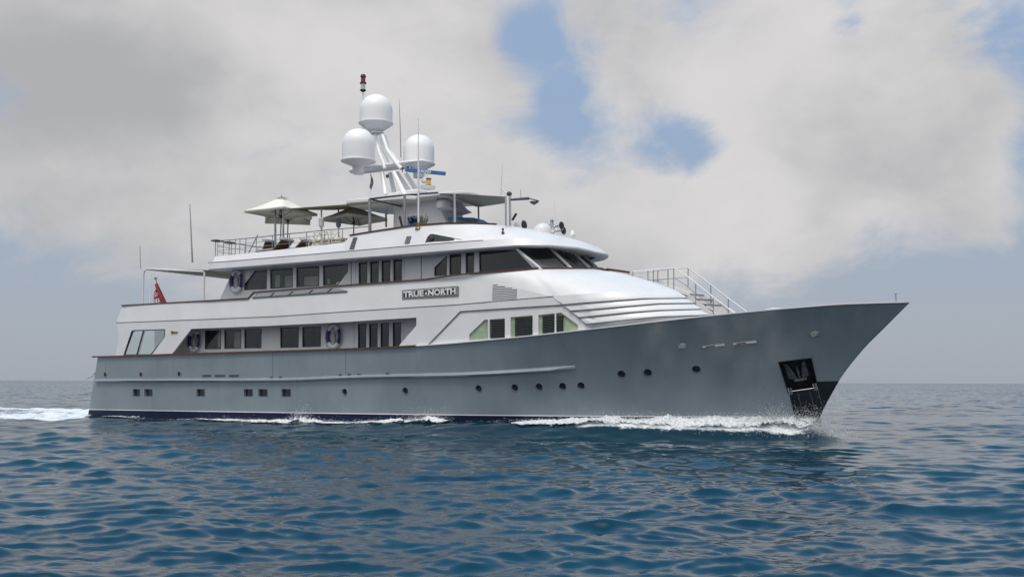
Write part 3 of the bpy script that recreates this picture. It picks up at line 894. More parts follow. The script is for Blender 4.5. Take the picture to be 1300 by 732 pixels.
mb = MB(); mb.add([(x0-.4, -.6, z0), (x0-.4, .6, z0), (x0-.4, .6, 4), (x0-.4, -.6, 4)], [(0,1,2,3)]); mb.build('stair_back', M['decking'], Y)

# ---- deck houses (hollow, glazed on both sides so that daylight shows through)
YW = -3.1
ZU = 5.42                               # upper deck level
deck('upper_deck', lambda x: 5.28 + (.0 if x < 20 else (x-20)*.02), 2.6, 27.5, lambda x: -yshell(x, 5) - .08 - (1.2*max(0, (27.5-x) < 0)), M['white2'], th=.2)
WL2 = lambda pts: PL(pts, YW)
def house(name, outer_px, holes, panes, m_out='white'):
    o = panel(name, M[m_out], Y, WL2(outer_px), [WL2(h) for h in holes], y=YW, th=.07, smooth=0)
    for h, gm in zip(holes, panes):
        framed_glass(h, YW, gm, rim=.035, name='window', frame='galv', inset=.05)
    return o
# main deck house
M1 = [(260.8, 442.2), (260.8, 420), (280, 419.8), (280, 441.8)]
M2 = [(285.6, 441.6), (285.6, 419.4), (305.5, 418.9), (305.5, 441.2)]
M3 = [(311, 441), (311, 418.4), (331.6, 418), (331.2, 440.7)]
M4 = [(356.7, 440.4), (356.7, 416.5), (378.7, 415.8), (378.5, 440)]
M5 = [(384.6, 439.6), (384.7, 415.9), (406.9, 415.1), (406.6, 438.9)]
def doors(xs4, ytop, ybot, name='deck_door', y=YW):
    out = []
    for (a, b), t in zip(xs4, ytop):
        out.append([(a, ybot), (a, t), (b, t - .7), (b, ybot - .7)])
    return out
DM = doors([(455.3, 464.3), (469.5, 478.7), (484, 493.2), (499.4, 508.4)], [412.2, 411.7, 411.2, 410.6], 450)
house('deckhouse_side', [(196, 466), (196, 410), (400, 404), (548, 396), (548, 456)], [M1, M2, M3, M4, M5] + DM, ['glass']*5 + ['darkglass']*4)
def frame_lines(xs_, y0, y1, y, name='door_frame'):
    mb = MB()
    for a in xs_:
        p0 = P(a, y0, y); p1 = P(a, y1, y); mb = MB(); mb.obox((p0[0], y-.015, p0[1]), (p1[0], y-.015, p1[1]), .05, .03, up=(1, 0, 0)); both(name, mb, M['white2'], Y, smooth=0)
frame_lines((449.5, 467, 481.2, 496.2, 512.5), 409, 446, YW)
def room(xa, xb, z0, z1, yw, name):
    m = MB(); w = -yw - .09
    m.add([(xa,-w,z0),(xb,-w,z0),(xb,w,z0),(xa,w,z0)], [(0,1,2,3)]); m.add([(xa,-w,z1),(xb,-w,z1),(xb,w,z1),(xa,w,z1)], [(0,1,2,3)])
    o = m.build(name, M['inside'], Y, smooth=0)
    for x in (xa, xb): m = MB(); m.box((x-.04,-w-.06,z0),(x+.04,w+.06,z1)); m.build('bulkhead', M['white2'], Y, smooth=0)
    return o
room(P(196, 420, YW)[0] + .05, P(547, 420, YW)[0], 2.9, 5.10, YW, 'saloon')
def partition(x, y0, y1, z0, z1, m_='inside', t=.06):
    m = MB(); m.box((x-t/2, y0, z0), (x+t/2, y1, z1)); return m.build('partition', M[m_], Y, smooth=0)
partition(P(345, 420, YW)[0], -3, 3, 2.9, 5.1); partition(P(438, 420, YW)[0], -3, 3, 2.9, 5.1)
mb = MB(); mb.box((P(345,420,YW)[0], -.1, 2.9), (P(547,420,YW)[0], 0, 5.1)); mb.build('partition', M['inside'], Y)
mb = MB(); mb.box((P(306,420,YW)[0], -.6, 2.9), (P(345,420,YW)[0], -.5, 5.1)); mb.build('partition', M['inside'], Y)
def blind(a, b, t, bt, y, yo, n=9, m_='blind'):
    (x0, z0), (x1, z1) = P(a, t, y), P(b, bt, y); m = MB()
    for k in range(n):
        z = z0 + (z1-z0)*(k+.5)/n; h = abs(z1-z0)/n*.74; m.obox((x0, y+yo, z), (x1, y+yo, z), .012, h)
    both('blind_daylight_slats', m, M[m_], Y, smooth=0)
blind(275, 280.4, 424, 441, YW, .10); blind(295.8, 305.4, 421, 440.6, YW, .10)
# upper deck house and wheelhouse sides
U1 = [(311, 367.4), (311, 360), (324.4, 344.3), (338.3, 343.2), (338.1, 366)]
U2 = [(344, 365.6), (343.7, 342.6), (371, 341), (371, 364)]
U3 = [(377, 363.8), (377, 340.4), (404.7, 338.5), (404.5, 362)]
U4 = [(411, 361.6), (410.9, 337.8), (441, 335.6), (440.8, 345.7), (428.3, 360.6)]
DU = [[(a, c), (a, t), (b, t - .7), (b, c - .7)] for a, b, t, c in ((456.2, 465.6, 334.2, 366), (470.7, 480, 333, 365), (485.3, 494.7, 331.8, 364), (500.2, 509.6, 330.7, 363))]
W1 = [(552.4, 349.4), (552.4, 340), (566.6, 325.4), (566.4, 348.4)]
W2 = [(571.4, 348), (571.6, 324.4), (584.6, 323.2), (584.4, 347)]
W3 = [(592.2, 346), (592.2, 322.2), (600.9, 321.5), (600.8, 345.6)]
W4 = [(609.4, 344.8), (609.2, 319.8), (653.6, 317.9), (678, 341.2)]
house('upper_house_side', [(279, 392), (279, 380), (295.5, 343.5), (295.5, 332), (520, 316), (640, 304), (657.5, 317.7), (683.5, 341.5), (687, 356), (560, 368)],
      [U1, U2, U3, U4] + DU + [W1, W2, W3, W4], ['glass']*4 + ['darkglass']*8)
frame_lines((451.5, 468.2, 482.8, 497.5, 513), 331, 360, YW)
mb = MB()
for a, y0, y1 in ((535, 323, 356), (446, 331, 362)):
    p0 = P(a, y0, YW); p1 = P(a, y1, YW); mb.obox((p0[0], YW-.01, p0[1]), (p1[0], YW-.01, p1[1]), .02, .02, up=(1, 0, 0))
both('panel_seam', mb, M['gap'], Y)
XA = P(295.5, 343, YW)[0]; XM = P(446, 343, YW)[0]
room(XA + .05, XM, 5.43, 7.80, YW, 'sky_lounge')
room(XM + .1, P(604, 343, YW)[0], 5.43, 7.80, YW, 'cabin')
partition(P(606, 330, YW)[0]-.8, -3, 3, 5.4, 7.8)
# curtains, and pale slats painted for the daylight seen through the port windows
m = MB()
for a, b in ((312, 322), (432, 440)):
    (x0, z0), (x1, z1) = P(a, 346, YW), P(b, 366, YW)
    m = MB(); rows = [[], []]
    for k in range(17):
        x = x0 + (x1-x0)*k/16
        rows[0].append((x, YW + .2 + .035*math.sin(k*1.9), z0 + .15)); rows[1].append((x, YW + .2 + .035*math.sin(k*1.9), z1 - .1))
    both('curtain', m.grid(rows), M['curtain'], Y)
for a, b, t, bt, n in ((335.5, 338, 349, 361, 5), (347, 352.5, 349, 364, 6), (359.5, 370.8, 350, 364, 6), (384, 401, 351, 363, 5), (413.2, 416.5, 353.5, 360, 3), (461, 465.3, 350, 358, 3)):
    blind(a, b, t, bt, YW, .14, n)
# inside the wheelhouse
mb = MB(); mb.box((25.2, -3.0, 6.2), (28.6, 3.0, 6.25)); mb.build('bridge_floor', M['inside'], Y)
mb = MB(); mb.box((27.6, -2.4, 6.25), (28.5, 2.4, 6.95)); mb.build('bridge_console', M['inside'], Y, bevel=.08)
# raked front of the wheelhouse
FT = [(27.72, -3.1, 7.79), (28.46, -1.58, 7.97), (28.62, 0, 8.02)]; FB = [(28.80, -3.1, 6.96), (29.40, -1.58, 7.12), (29.55, 0, 7.20)]
ST_T = [(654.6, 317.7), (692.9, 317.4), (723, 318.7), (744.5, 321.6)]; ST_B = [(682.3, 341), (718.7, 341), (746, 341.5), (766.5, 344.5)]
ft = list(FT); fb = list(FB)
ft = ft + [(x, -y, z) for x, y, z in ft[1::-1]]; fb = fb + [(x, -y, z) for x, y, z in fb[1::-1]]
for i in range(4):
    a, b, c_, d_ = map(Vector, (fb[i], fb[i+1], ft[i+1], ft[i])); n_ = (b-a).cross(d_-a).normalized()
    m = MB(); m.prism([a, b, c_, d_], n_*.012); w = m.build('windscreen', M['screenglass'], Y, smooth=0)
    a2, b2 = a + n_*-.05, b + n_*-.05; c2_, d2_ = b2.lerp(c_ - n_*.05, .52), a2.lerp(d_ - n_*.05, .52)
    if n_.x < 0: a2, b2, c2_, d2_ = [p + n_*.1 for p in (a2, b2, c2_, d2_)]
    m = MB(); m.prism([a2, b2, c2_, d2_], (-.01, 0, 0)); m.build('reflection_sheet', M['shade'], Y, smooth=0)  # added pale sheet, a painted reflection in the lower half of the pane
for i in range(5):
    m = MB(); a, b = Vector(fb[i]), Vector(ft[i]); dd = (b-a).normalized(); pf = Vector((.05, 0, .04)); m.obox(a - dd*.25 + pf, b + dd*.04 + pf, .17, .08, up=(1, 0, 1)); m.build('windscreen_post', M['white'], Y, bevel=.01)
m = MB()
for p, q in zip(fb, fb[1:]): m.prism([Vector(p), Vector(q), Vector(q) + Vector((.25, 0, -.7)), Vector(p) + Vector((.25, 0, -.7))], (-.05, 0, 0))
m.build('wheelhouse_front', M['white'], Y, smooth=0)
for i, s, lean in ((1, .5, .45), (2, .5, .45), (3, .5, .45)):          # wipers
    m = MB(); top = Vector(ft[i]).lerp(Vector(ft[i+1]), s); bot = Vector(fb[i]).lerp(Vector(fb[i+1]), s); nn = Vector((.75, 0, .65))
    p0 = top + nn*.1; side = (Vector(fb[i+1])-Vector(fb[i])).normalized()
    p1 = top.lerp(bot, .42) + nn*.06 + side*.05; m.obox(p0, p1, .035, .03); m.obox(p1 - (bot-top)*.14 - side*.13, p1 + (bot-top)*.30 + side*.22, .05, .04); m.build('wiper', M['black'], Y)

# ---- overhanging top deck
BRP = [(9.75, -3.95), (12, -4.0), (20, -4.0), (24, -3.98), (26, -3.88), (27.4, -3.66), (28.5, -3.2), (29.3, -2.45), (29.8, -1.4), (30.0, -.6), (30.02, 0)]
FB_PX = [(265.8, 342.8), (280, 341.9), (430, 330.2), (500, 325), (580, 318.6), (656.5, 312.8), (700, 312.8), (733, 315.4), (748, 318.6), (756, 321), (765, 324)]
FT_PX = [(272.5, 332.6), (280, 332.2), (430, 319.6), (500, 313.6), (580, 307), (650, 302.4), (700, 303.6), (743.7, 309.6), (752, 313.6), (760, 318)]
def plan(pl, n=6): return subdiv(pl, n)
bp = plan(BRP); low = [(x, y, lift(x, y, FB_PX)) for x, y in bp]
low = [(x, y, z if y < -.3 else None) for x, y, z in low]; zl = [p[2] for p in low if p[2]][-1]
low = [(x, y, z if z else zl) for x, y, z in low]
def inset(pl, dx, dy): return [(x - dx*max(0, min(1, (x-24)/6)), y * (1 - dy), z) for x, y, z in pl]
upx = []
for x, y in bp:
    f = max(0, min(1, (x - 24) / 6)); X_, Y_ = x - .30*f**2, y + (.03 if y < -.03 else 0) + (.12*f if y < -.2 else 0)
    upx.append((X_, Y_, lift(X_, Y_, FT_PX)))
zt_ = [p for p in upx if p[1] < -.3][-1][2]
upx = [(x, y, z if y < -.3 else zt_) for x, y, z in upx]
upx = [(x, y, min(z, 8.42)) for x, y, z in upx]
mb = MB(); inner = [(min(x, 29.2) - (.0 if x < 26 else .4*(x-26)/4), y * .80, z + .02) for x, y, z in low]
lip = [(x, y, z + .06) for x, y, z in low]
mb.grid([inner, [(x - .03*max(0, min(1, (x-24)/6)), y*.985, z - .0) for x, y, z in low], lip, upx])
both('top_deck_fascia', mb, M['white'], Y, smooth=38)
seamp = [Vector(p) for p in upx if p[0] < 26.5]
mb = MB()
for p0, p1 in zip(seamp, seamp[1:]): mb.obox(p0 + Vector((0,-.006,0)), p1 + Vector((0,-.006,0)), .02, .018)
both('panel_seam', mb, M['gap'], Y, smooth=0)
# aft end of the top deck and the deck itself
mb = MB(); a, b = low[0], upx[0]
mb.prism([(a[0], -3.95, a[2]), (a[0], 3.95, a[2]), (a[0]+.25, 3.95, b[2]), (a[0]+.25, -3.95, b[2])], (.08, 0, 0)); mb.build('top_deck_end', M['white'], Y)
mb = MB(); rows = [[(x, -min(3.9, .98*abs(y)), 8.08) for x, y, z in low if x < 28.2], [(x, min(3.9, .98*abs(y)), 8.08) for x, y, z in low if x < 28.2]]
mb.grid(rows); mb.build('top_deck_soffit', M['white2'], Y)
mb = MB(); mb.grid([[(x, -3.7, 8.35) for x in (9.9, 19, 24)], [(x, 3.7, 8.35) for x in (9.9, 19, 24)]]); mb.build('top_deck', M['decking'], Y)
# coaming above the crease: low aft, raised round the fly bridge, then the roof sloping down to the brow
CAP_PX = [(272.5, 325.6), (350, 317.8), (437, 307.8), (438.5, 306.5), (444.5, 299), (500, 290.2), (530, 286.2), (567.7, 283.7), (623, 284.4), (646, 288)]
CP = [(10.1, -3.78), (13, -3.8), (17, -3.78), (18.6, -3.75), (18.75, -3.75), (19.0, -3.72), (20.5, -3.68), (22.5, -3.62), (24.2, -3.5), (25.4, -3.2), (26.3, -2.7), (26.9, -1.9), (27.15, -1.0), (27.2, 0)]
cap = []
for x, y in CP: cap.append((x, y, lift(x, y, CAP_PX)))
zc = [p[2] for p in cap if p[0] < 24.5][-1]
cap = [(x, y, z if x < 24.5 else zc - .05*(x-24.5)) for x, y, z in cap]
capd = []
for p0, p1 in zip(cap, cap[1:]):
    k = max(1, int((Vector(p1)-Vector(p0)).length / .35))
    capd += [tuple(Vector(p0).lerp(Vector(p1), i/k)) for i in range(k)]
capd.append(cap[-1])
def rs_by_x(pl, n=110): return resample(pl, n)
Cc = rs_by_x(capd); Uu0 = [p for p in upx if p[0] >= 10.0]
# match the two lines station by station
def match(A, B):
    out = []
    for i, p in enumerate(A):
        if p[0] < 24.2: 
            j = min(range(len(B)-1), key=lambda q: abs(B[q][0]-p[0]));
            j = j if B[j][0] <= p[0] else max(0, j-1); t = (p[0]-B[j][0])/max(1e-6, B[j+1][0]-B[j][0]); out.append(Vector(B[j]).lerp(Vector(B[j+1]), max(0, min(1, t))))
        else: out.append(None)
    k = [i for i, o in enumerate(out) if o is None][0]
    tail = [tuple(out[k-1])] + [p for p in B if p[0] > out[k-1].x + .02]
    tail = resample(tail, len(A) - k); 
    for i in range(k, len(A)): out[i] = Vector(tail[i-k+1])
    return out
Uu = match(Cc, [tuple(p) for p in upx])
mb = MB(); rows = []
for t in (0, .06, .25, .5, .75, .94, 1):
    row = []
    for c_, u_ in zip(Cc, Uu):
        q = Vector(u_).lerp(Vector(c_), t); f = max(0, min(1, (q.x - 24) / 4))
        q.z += .06 * f * math.sin(math.pi * t); row.append(q)
    rows.append(row)
rows.append([Vector((p[0] - .06*(p[0] > 25), p[1]*.975, p[2])) for p in Cc]); rows.append([Vector((p[0] - .06*(p[0] > 25), p[1]*.97, 8.35)) for p in Cc])
both('fly_coaming', mb.grid(rows), M['white'], Y, smooth=55)
CTOP = [p for p in Cc if p[0] > 18.95 and p[0] < 26.4]
mb = MB()
for p0, p1 in zip(CTOP, CTOP[1:]): mb.obox(Vector(p0) + Vector((0, .02, .03)), Vector(p1) + (Vector(p1)-Vector(p0)).normalized()*.02 + Vector((0, .02, .03)), .14, .05)
both('teak_coaming_cap', mb, M['teak'], Y, smooth=0)
def coam_y(x, z):
    c_ = min(Cc, key=lambda p: abs(p[0]-x)); u_ = min(Uu, key=lambda p: abs(p.x-x))
    t = (z - u_.z) / max(.05, c_[2]-u_.z); f = max(0, min(1, (x-24)/4)); return u_.y + (c_[1]-u_.y)*t
def on_coam(px, py, off=.01):
    y = -3.8
    for _ in range(8): x, z = P(px, py, y); y = coam_y(x, z)
    return Vector((x, y - off, z))
for pl in ([(449, 301.2), (454, 301), (449.6, 316), (444, 316.2)], [(517, 299.9), (522.6, 299.6), (520, 308.6), (514, 309)]):
    q = [on_coam(*p) for p in pl]; fr = MB(); fr.prism([p + Vector((0, -.01, 0)) for p in q], (0, .03, 0)); vo = both('air_vent', fr, M['galv'], Y, smooth=0)
    sl = MB()
    for k in range(8):
        t = (k+.5)/8; a_ = q[0].lerp(q[3], t); b_ = q[1].lerp(q[2], t); sl.obox(a_ + Vector((0, -.025, 0)), b_ + Vector((0, -.025, 0)), .02, .035)
    sl.build('slat', M['dullsteel'], vo[0]); sl.mirrored().build('slat', M['dullsteel'], vo[1])
q = [on_coam(*p, .012) for p in [(540.2, 307.6), (543, 300.5), (547, 297), (551, 297), (586.5, 303.9), (570, 305.8)]]
mb = MB(); mb.prism(q, (0, .02, 0)); vo = both('side_intake', mb, M['blackgloss'], Y, smooth=0)
mb = MB(); c0 = on_coam(547.5, 302.6, .05); mb.lathe([(.05, 0), (.13, 0), (.14, .03), (.10, .05), (.05, .05)], c0, axis=(0, -1, 0)); mb.build('coiled_hose', M['galv'], vo[0])
mb = MB(); mb.tube([q[0] + Vector((0, -.02, 0)), q[1] + Vector((0, -.02, 0)), q[2] + Vector((0, -.02, 0)), q[3] + Vector((0, -.02, 0)), q[4] + Vector((0, -.02, 0))], .02, 6); both('intake_rim', mb, M['white'], Y)
# ventilation louvre by the name board
for k in range(9):
    ya = 361.6 + 18.4*k/8; yb_ = 378.4 - (8-k)*2.15; xe = 654.2 if k > 2 else (630 + 9*k)
    yb_ = ya + (yb_ - ya) * (xe - 623.8) / 30.4
    (x0, z0), (x1, z1) = P(623.8, ya, YS), P(xe, yb_ - .6, YS)
    mb = MB(); mb.obox((x0, ybul(x0, z0) - .006, z0), (x1, ybul(x1, z1) - .006, z1), .02, .020, up=(0, 0, 1)); both('louvre_slat', mb, M['gap'], Y, smooth=0)
# name board
def text_mesh(txt, name, m_, parent, mw, size=1.0, ext=.01, bold=.02, width=None):
    cu = bpy.data.curves.new(name, 'FONT'); cu.body = txt; cu.size = size; cu.extrude = ext; cu.offset = bold; cu.align_x = 'CENTER'; cu.align_y = 'CENTER'
    to = bpy.data.objects.new(name, cu); C.objects.link(to); dg = bpy.context.evaluated_depsgraph_get(); dg.update()
    me = bpy.data.meshes.new_from_object(to.evaluated_get(dg)); bpy.data.objects.remove(to); bpy.data.curves.remove(cu)
    xs_ = [v.co.x for v in me.vertices]; ys_ = [v.co.y for v in me.vertices]
    cx, cy = (min(xs_)+max(xs_))/2, (min(ys_)+max(ys_))/2; sx = width/(max(xs_)-min(xs_)) if width else 1
    for v in me.vertices: v.co.x = (v.co.x-cx)*sx; v.co.y -= cy
    me.transform(mw); me.materials.clear(); me.materials.append(m_); me.name = name
    o = bpy.data.objects.new(name, me); C.objects.link(o); o.parent = parent; return o
(xa, za), (xb, zb) = P(510.2, 374, YS), P(581.6, 369, YS); hgt = P(545, 366, YS)[1] - P(545, 378.2, YS)[1]
cen = Vector(((xa+xb)/2, 0, (za+zb)/2)); wid = (Vector((xb, 0, zb)) - Vector((xa, 0, za))).length; ang = math.atan2(zb-za, xb-xa)
for sg in (1, -1):
    yb = ybul(cen.x, cen.z) * sg - .05*sg
    bx_ = Vector((math.cos(ang)*sg, 0, math.sin(ang))) if sg == 1 else Vector((-math.cos(ang), 0, -math.sin(ang)))
    bz_ = Vector((-math.sin(ang), 0, math.cos(ang))) 
    bn_ = Vector((0, -sg, 0)); o3 = Vector((cen.x, yb, cen.z))
    mw = Matrix(((bx_.x, bz_.x, bn_.x, o3.x), (bx_.y, bz_.y, bn_.y, o3.y), (bx_.z, bz_.z, bn_.z, o3.z), (0, 0, 0, 1)))
    def rect(w, h, d0, d1, m_, name, par):
        b = MB(); b.box((-w/2, -h/2, d0), (w/2, h/2, d1)); b.v = [tuple(mw @ Vector(v)) for v in b.v]; return b.build(name, m_, par, smooth=0)
    nb = rect(wid, hgt, -.04, .0, M['dullsteel'], 'name_board', Y)
    rect(wid - .07, hgt - .07, .0, .006, M['black'], 'board_face', nb); rect(wid - .105, hgt - .105, .006, .012, M['silver'], 'board_border', nb)
    rect(wid - .145, hgt - .145, .012, .018, M['plate'], 'board_face', nb)
    for txt, cx_, w_ in (('TRUE', -.285, .395), ('NORTH', .22, .515)):
        text_mesh(txt, 'lettering', M['silver'], nb, mw @ Matrix.Translation((cx_*wid, 0, .022)), size=hgt*.80, ext=.006, bold=.013, width=w_*(wid-.20))
    b = MB(); w_ = .062*wid; h_ = hgt*.25
    b.prism([(-.058*wid - w_/2*.8, -h_, .018), (-.058*wid, h_*.75, .018), (-.058*wid + w_/2*.8, -h_, .018), (-.058*wid, -h_*.5, .018)], (0, 0, .01)); b.v = [tuple(mw @ Vector(v)) for v in b.v]; b.build('compass_arrow', M['silver'], nb, smooth=0)

# ---- rails
def handrail(name, path, h, posts, r=.022, mids=(.5,), m_='steel', top_r=None, parent=Y, twin=False, lean=(0, 0, 0)):
    """path: floor points; posts: fractions of its length"""
    pts = [Vector(p) for p in path]; up = Vector((lean[0], lean[1], h))
    o = MB(); o.tube([p + up for p in pts], top_r or r * 1.25, 8)
    top = both(name, o, M[m_], parent) if twin else [o.build(name, M[m_], parent)]
    for f in mids:
        o = MB(); o.tube([p + up * f for p in pts], r * .6, 6)
        (both('rail_wire', o, M[m_], parent) if twin else o.build('rail_wire', M[m_], parent))
    d = [0]
    for a, b in zip(pts, pts[1:]): d.append(d[-1] + (b-a).length)
    for f in posts:
        s = d[-1]*f; j = max(k for k in range(len(d)-1) if d[k] <= s + 1e-6); q = pts[j].lerp(pts[j+1], (s-d[j])/max(1e-6, d[j+1]-d[j]))
        o = MB(); o.tube([q, q + up], r, 6)
        (both('rail_post', o, M[m_], parent) if twin else o.build('rail_post', M[m_], parent))
    return top
# sun deck rail, port and starboard, and across the stern end
RTOP = [(272, 306.2), (326, 301.4), (362, 297), (389, 294.8), (412, 292), (442.6, 289.7), (468, 287.4)]
base = [p for p in Cc if p[0] < 18.2][::6] + [p for p in Cc if p[0] < 18.7][-1:]
xr0, xr1 = base[0][0], P(434.6, 290, -3.75)[0]
def rail_side(sg):
    xs_ = [base[0][0] + .1 + (P(470, 288, -3.7)[0] - base[0][0] - .1)*i/14 for i in range(15)]
    tp = [Vector((x, -3.72*sg, lift(x, -3.72, RTOP))) for x in xs_]
    MB().tube(tp, .024, 8).build('handrail', M['steel'], Y)
    fl = lambda x: min(Cc, key=lambda p: abs(p[0]-x))[2] + .02
    for f in (.33, .64):
        q = [p.lerp(Vector((p.x, p.y, fl(p.x))), f) for p in tp if p.x < 18.6]; MB().tube(q, .012, 6).build('rail_wire', M['steel'], Y)
    for px_ in (274, 284, 291.3, 299.2, 304.8, 312.3, 325.6, 346, 367.6, 389.2, 412, 434.6):
        x = P(px_, 300, -3.72)[0]; z = interp([(p.x, p.z) for p in tp], x)
        MB().tube([(x, -3.72*sg, fl(x)), (x, -3.72*sg, z)], .020, 6).build('rail_post', M['dullsteel'], Y)
    MB().tube([(P(313.5, 300, -3.72)[0], -3.6*sg, fl(12)), (P(325, 300, -3.72)[0], -3.6*sg, 9.45)], .025, 6).build('rail_brace', M['dullsteel'], Y)
rail_side(1); rail_side(-1)
xa_ = base[0][0] + .1
handrail('handrail', [(xa_, -3.72, 8.45), (xa_, 3.72, 8.45)], lift(xa_, -3.72, RTOP) - 8.45, [k/8 for k in range(9)], mids=(.35, .68))
for y_ in (-3.72, -2.9): 
    m = MB(); m.box((xa_-.25, y_-.25, 9.28), (xa_+.15, y_+.25, 9.36)); m.build('rail_tray', M['galv'], Y, bevel=.02)
# foredeck walkway rails and stair rails
for sg, tops, posts, wire in (
    (-1, [(803.5, 344.6), (829, 342.4), (857, 340.4), (872, 350.2), (905, 376.6), (935.5, 400)],
         [(803.5, 344.6, 353.4), (822.6, 343, 356.4), (829.4, 342.4, 360), (848, 341, 362), (855.3, 340.4, 366), (883.2, 359, 388.5), (905.6, 377, 399.5)], 0),
    (1, [(812, 346), (857, 340.6), (873.5, 339.6), (902, 361), (925, 379), (952, 398.6)],
        [(835, 343, 356), (873.5, 339.6, 362), (902.3, 361, 386.5), (924.6, 378.6, 399)], 0)):
    ys_ = .62 * sg
    tp = [P3(a, b, ys_) for a, b in tops]; MB().tube(tp, .030, 8).build('stair_handrail', M['white'], Y)
    MB().tube([p - Vector((0, 0, .42)) for p in tp[:-1]], .012, 6).build('rail_wire', M['steel'], Y)
    for a, t, b in posts: MB().tube([P3(a, b + 1, ys_), P3(a, t, ys_)], .024, 6).build('rail_post', M['dullsteel'], Y)
wing = [(800, 346.6), (832, 355.6), (858, 361.4), (872, 364.8), (885, 369.4), (898, 375.5), (912, 383.5), (924, 390.5), (934, 397), (934, 404), (800, 404)]
m = MB(); secs = []
for t_, dy in ((.0, .66), (0, .72), (.02, 1.1), (.10, 1.7), (.28, 2.3)):
    secs.append([Vector((p.x - t_*1.2, dy, p.z - t_*.5)) for p in [P3(a, b, .7) for a, b in wing]])
m.grid(secs, closed=True); m.add(secs[0], [tuple(range(len(wing)))]); m.build('stair_wing', M['white'], Y, smooth=40)
for a, b, c2, d2 in ((868, 372.5, 894, 374.6), (880, 379, 905, 380.8), (893, 386, 916, 387.4)):
    m = MB(); m.obox(P3(a, b, .65), P3(c2, d2, .65), .02, .03); m.build('cladding_seam', M['gap'], Y)
# bright teak trim at the head of the walkway, bow fittings
mb = MB(); mb.tube([P3(770, 341.5, .6), P3(786, 343.6, .6), P3(799, 345.6, .6)], .05, 6); mb.build('teak_trim', M['teak'], Y)
mb = MB(); mb.tube([(42.55, 0, zs(42.6)), (42.55, 0, zs(42.6) + .38)], .022, 6); mb.lathe([(.02, 0), (.05, .02), (.02, .06)], (42.55, 0, zs(42.6) + .36), 10); mb.build('bow_staff', M['dullsteel'], Y)
mb = MB()
for k in range(1): mb.prism([P3(970, 392.5, -.9), P3(980, 390.5, -.9), P3(992, 390.6, -.9), P3(1000, 392, -.9), P3(985, 396, -.9)], (0, .5, 0))
mb.build('hawse_cover', M['white'], Y, bevel=.03)

# ---- mast house and hardtop
def tubep(pxs, y, r, name, m_='white', n=10, parent=Y, ys=None):
    pts = [P3(a, b, (ys[i] if ys else y)) for i, (a, b) in enumerate(pxs)]
    return MB().tube(pts, r, n).build(name, M[m_], parent)
zd = 8.9
def lofted(name, secs, m_, parent=Y, smooth=50, bevel=0):
    m = MB(); m.grid(secs, closed=True); m.add(secs[0], [tuple(range(len(secs[0])))]); m.add(secs[-1], [tuple(reversed(range(len(secs[-1]))))]); return m.build(name, M[m_], parent, smooth=smooth, bevel=bevel)
xh0 = P(493, 270, -1.0)[0]; xh1 = P(530, 270, -1.0)[0]
def oval(x0, x1, w, z, n=28, sq=.6):
    out = []
    for k in range(n):
        t = 2*math.pi*k/n; cx, cy = math.cos(t), math.sin(t)
        out.append(Vector(((x0+x1)/2 + (x1-x0)/2*math.copysign(abs(cx)**sq, cx), w*math.copysign(abs(cy)**sq, cy), z)))
    return out
zt0 = P(512, 252, -1)[1]
lofted('mast_house', [oval(xh0, xh1 + .6, 1.05, 8.4), oval(xh0, xh1 + .6, 1.05, 9.6), oval(xh0, xh1 + .4, 1.0, zt0)], 'white')
# forward console with its sloping face under the hardtop
xf0 = P(531, 285, -.9)[0]; 
m = MB()
cns = [P3(530, 289, -.9), P3(569, 289, -.9), P3(560, 267, -.9), P3(573, 263.5, -.9), P3(566, 258.5, -.9), P3(560, 252, -.9), P3(530, 252, -.9)]
m.prism(cns, (0, 1.8, 0)); m.build('helm_console', M['white'], Y, smooth=0, bevel=.04)
m = MB(); m.lathe([(.02, .0), (.34, .02), (.36, .2), (.30, .34), (.12, .42), (.01, .43)], P3(563, 259.5, -1.0) - Vector((0, 0, .2)), 24); m.build('small_radome', M['white'], Y, smooth=60)
# hardtop slabs
ht0 = P(438, 257, -1.5); ht1 = P(514, 252, -1.5)
def slab(name, x0, x1, w, z, h, m_='white', r=.5, dz=0):
    secs = []
    for (e, zz) in ((.12, z), (0, z + h*.3), (0, z + h*.7), (.15, z + h)):
        o = oval(x0 + e, x1 - e, w - e, zz, 40, .35); secs.append([Vector((p.x, p.y, p.z + dz*(p.x - x0)/(x1-x0))) for p in o])
    return lofted(name, secs, m_)
slab('hardtop', ht0[0], xh1 + .3, 1.9, ht0[1] - .18, .28, dz=ht1[1]-ht0[1])
hr = P(594, 243.5, -1.4); hl = P(531, 240.5, -1.4)
slab('hardtop_front', hl[0] - .3, hr[0], 1.6, hr[1] - .09, .20, dz=-.02)
# awnings
def sheet(name, corners, m_, sag=.08, parent=Y, n=14, edge=.03):
    a, b, c_, d_ = [Vector(p) for p in corners]; rows = []
    for j in range(n+1):
        r = []
        for i in range(n+1):
            s, t = i/n, j/n; q = (a*(1-s)+b*s)*(1-t) + (d_*(1-s)+c_*s)*t; q.z -= sag*4*(s*(1-s)*t*(1-t))**.5*.5 + 0; r.append(q)
        rows.append(r)
    o = MB().grid(rows).build(name, M[m_], parent, smooth=60)
    sm = o.modifiers.new('cloth', 'SOLIDIFY'); sm.thickness = edge; sm.offset = 0; return o
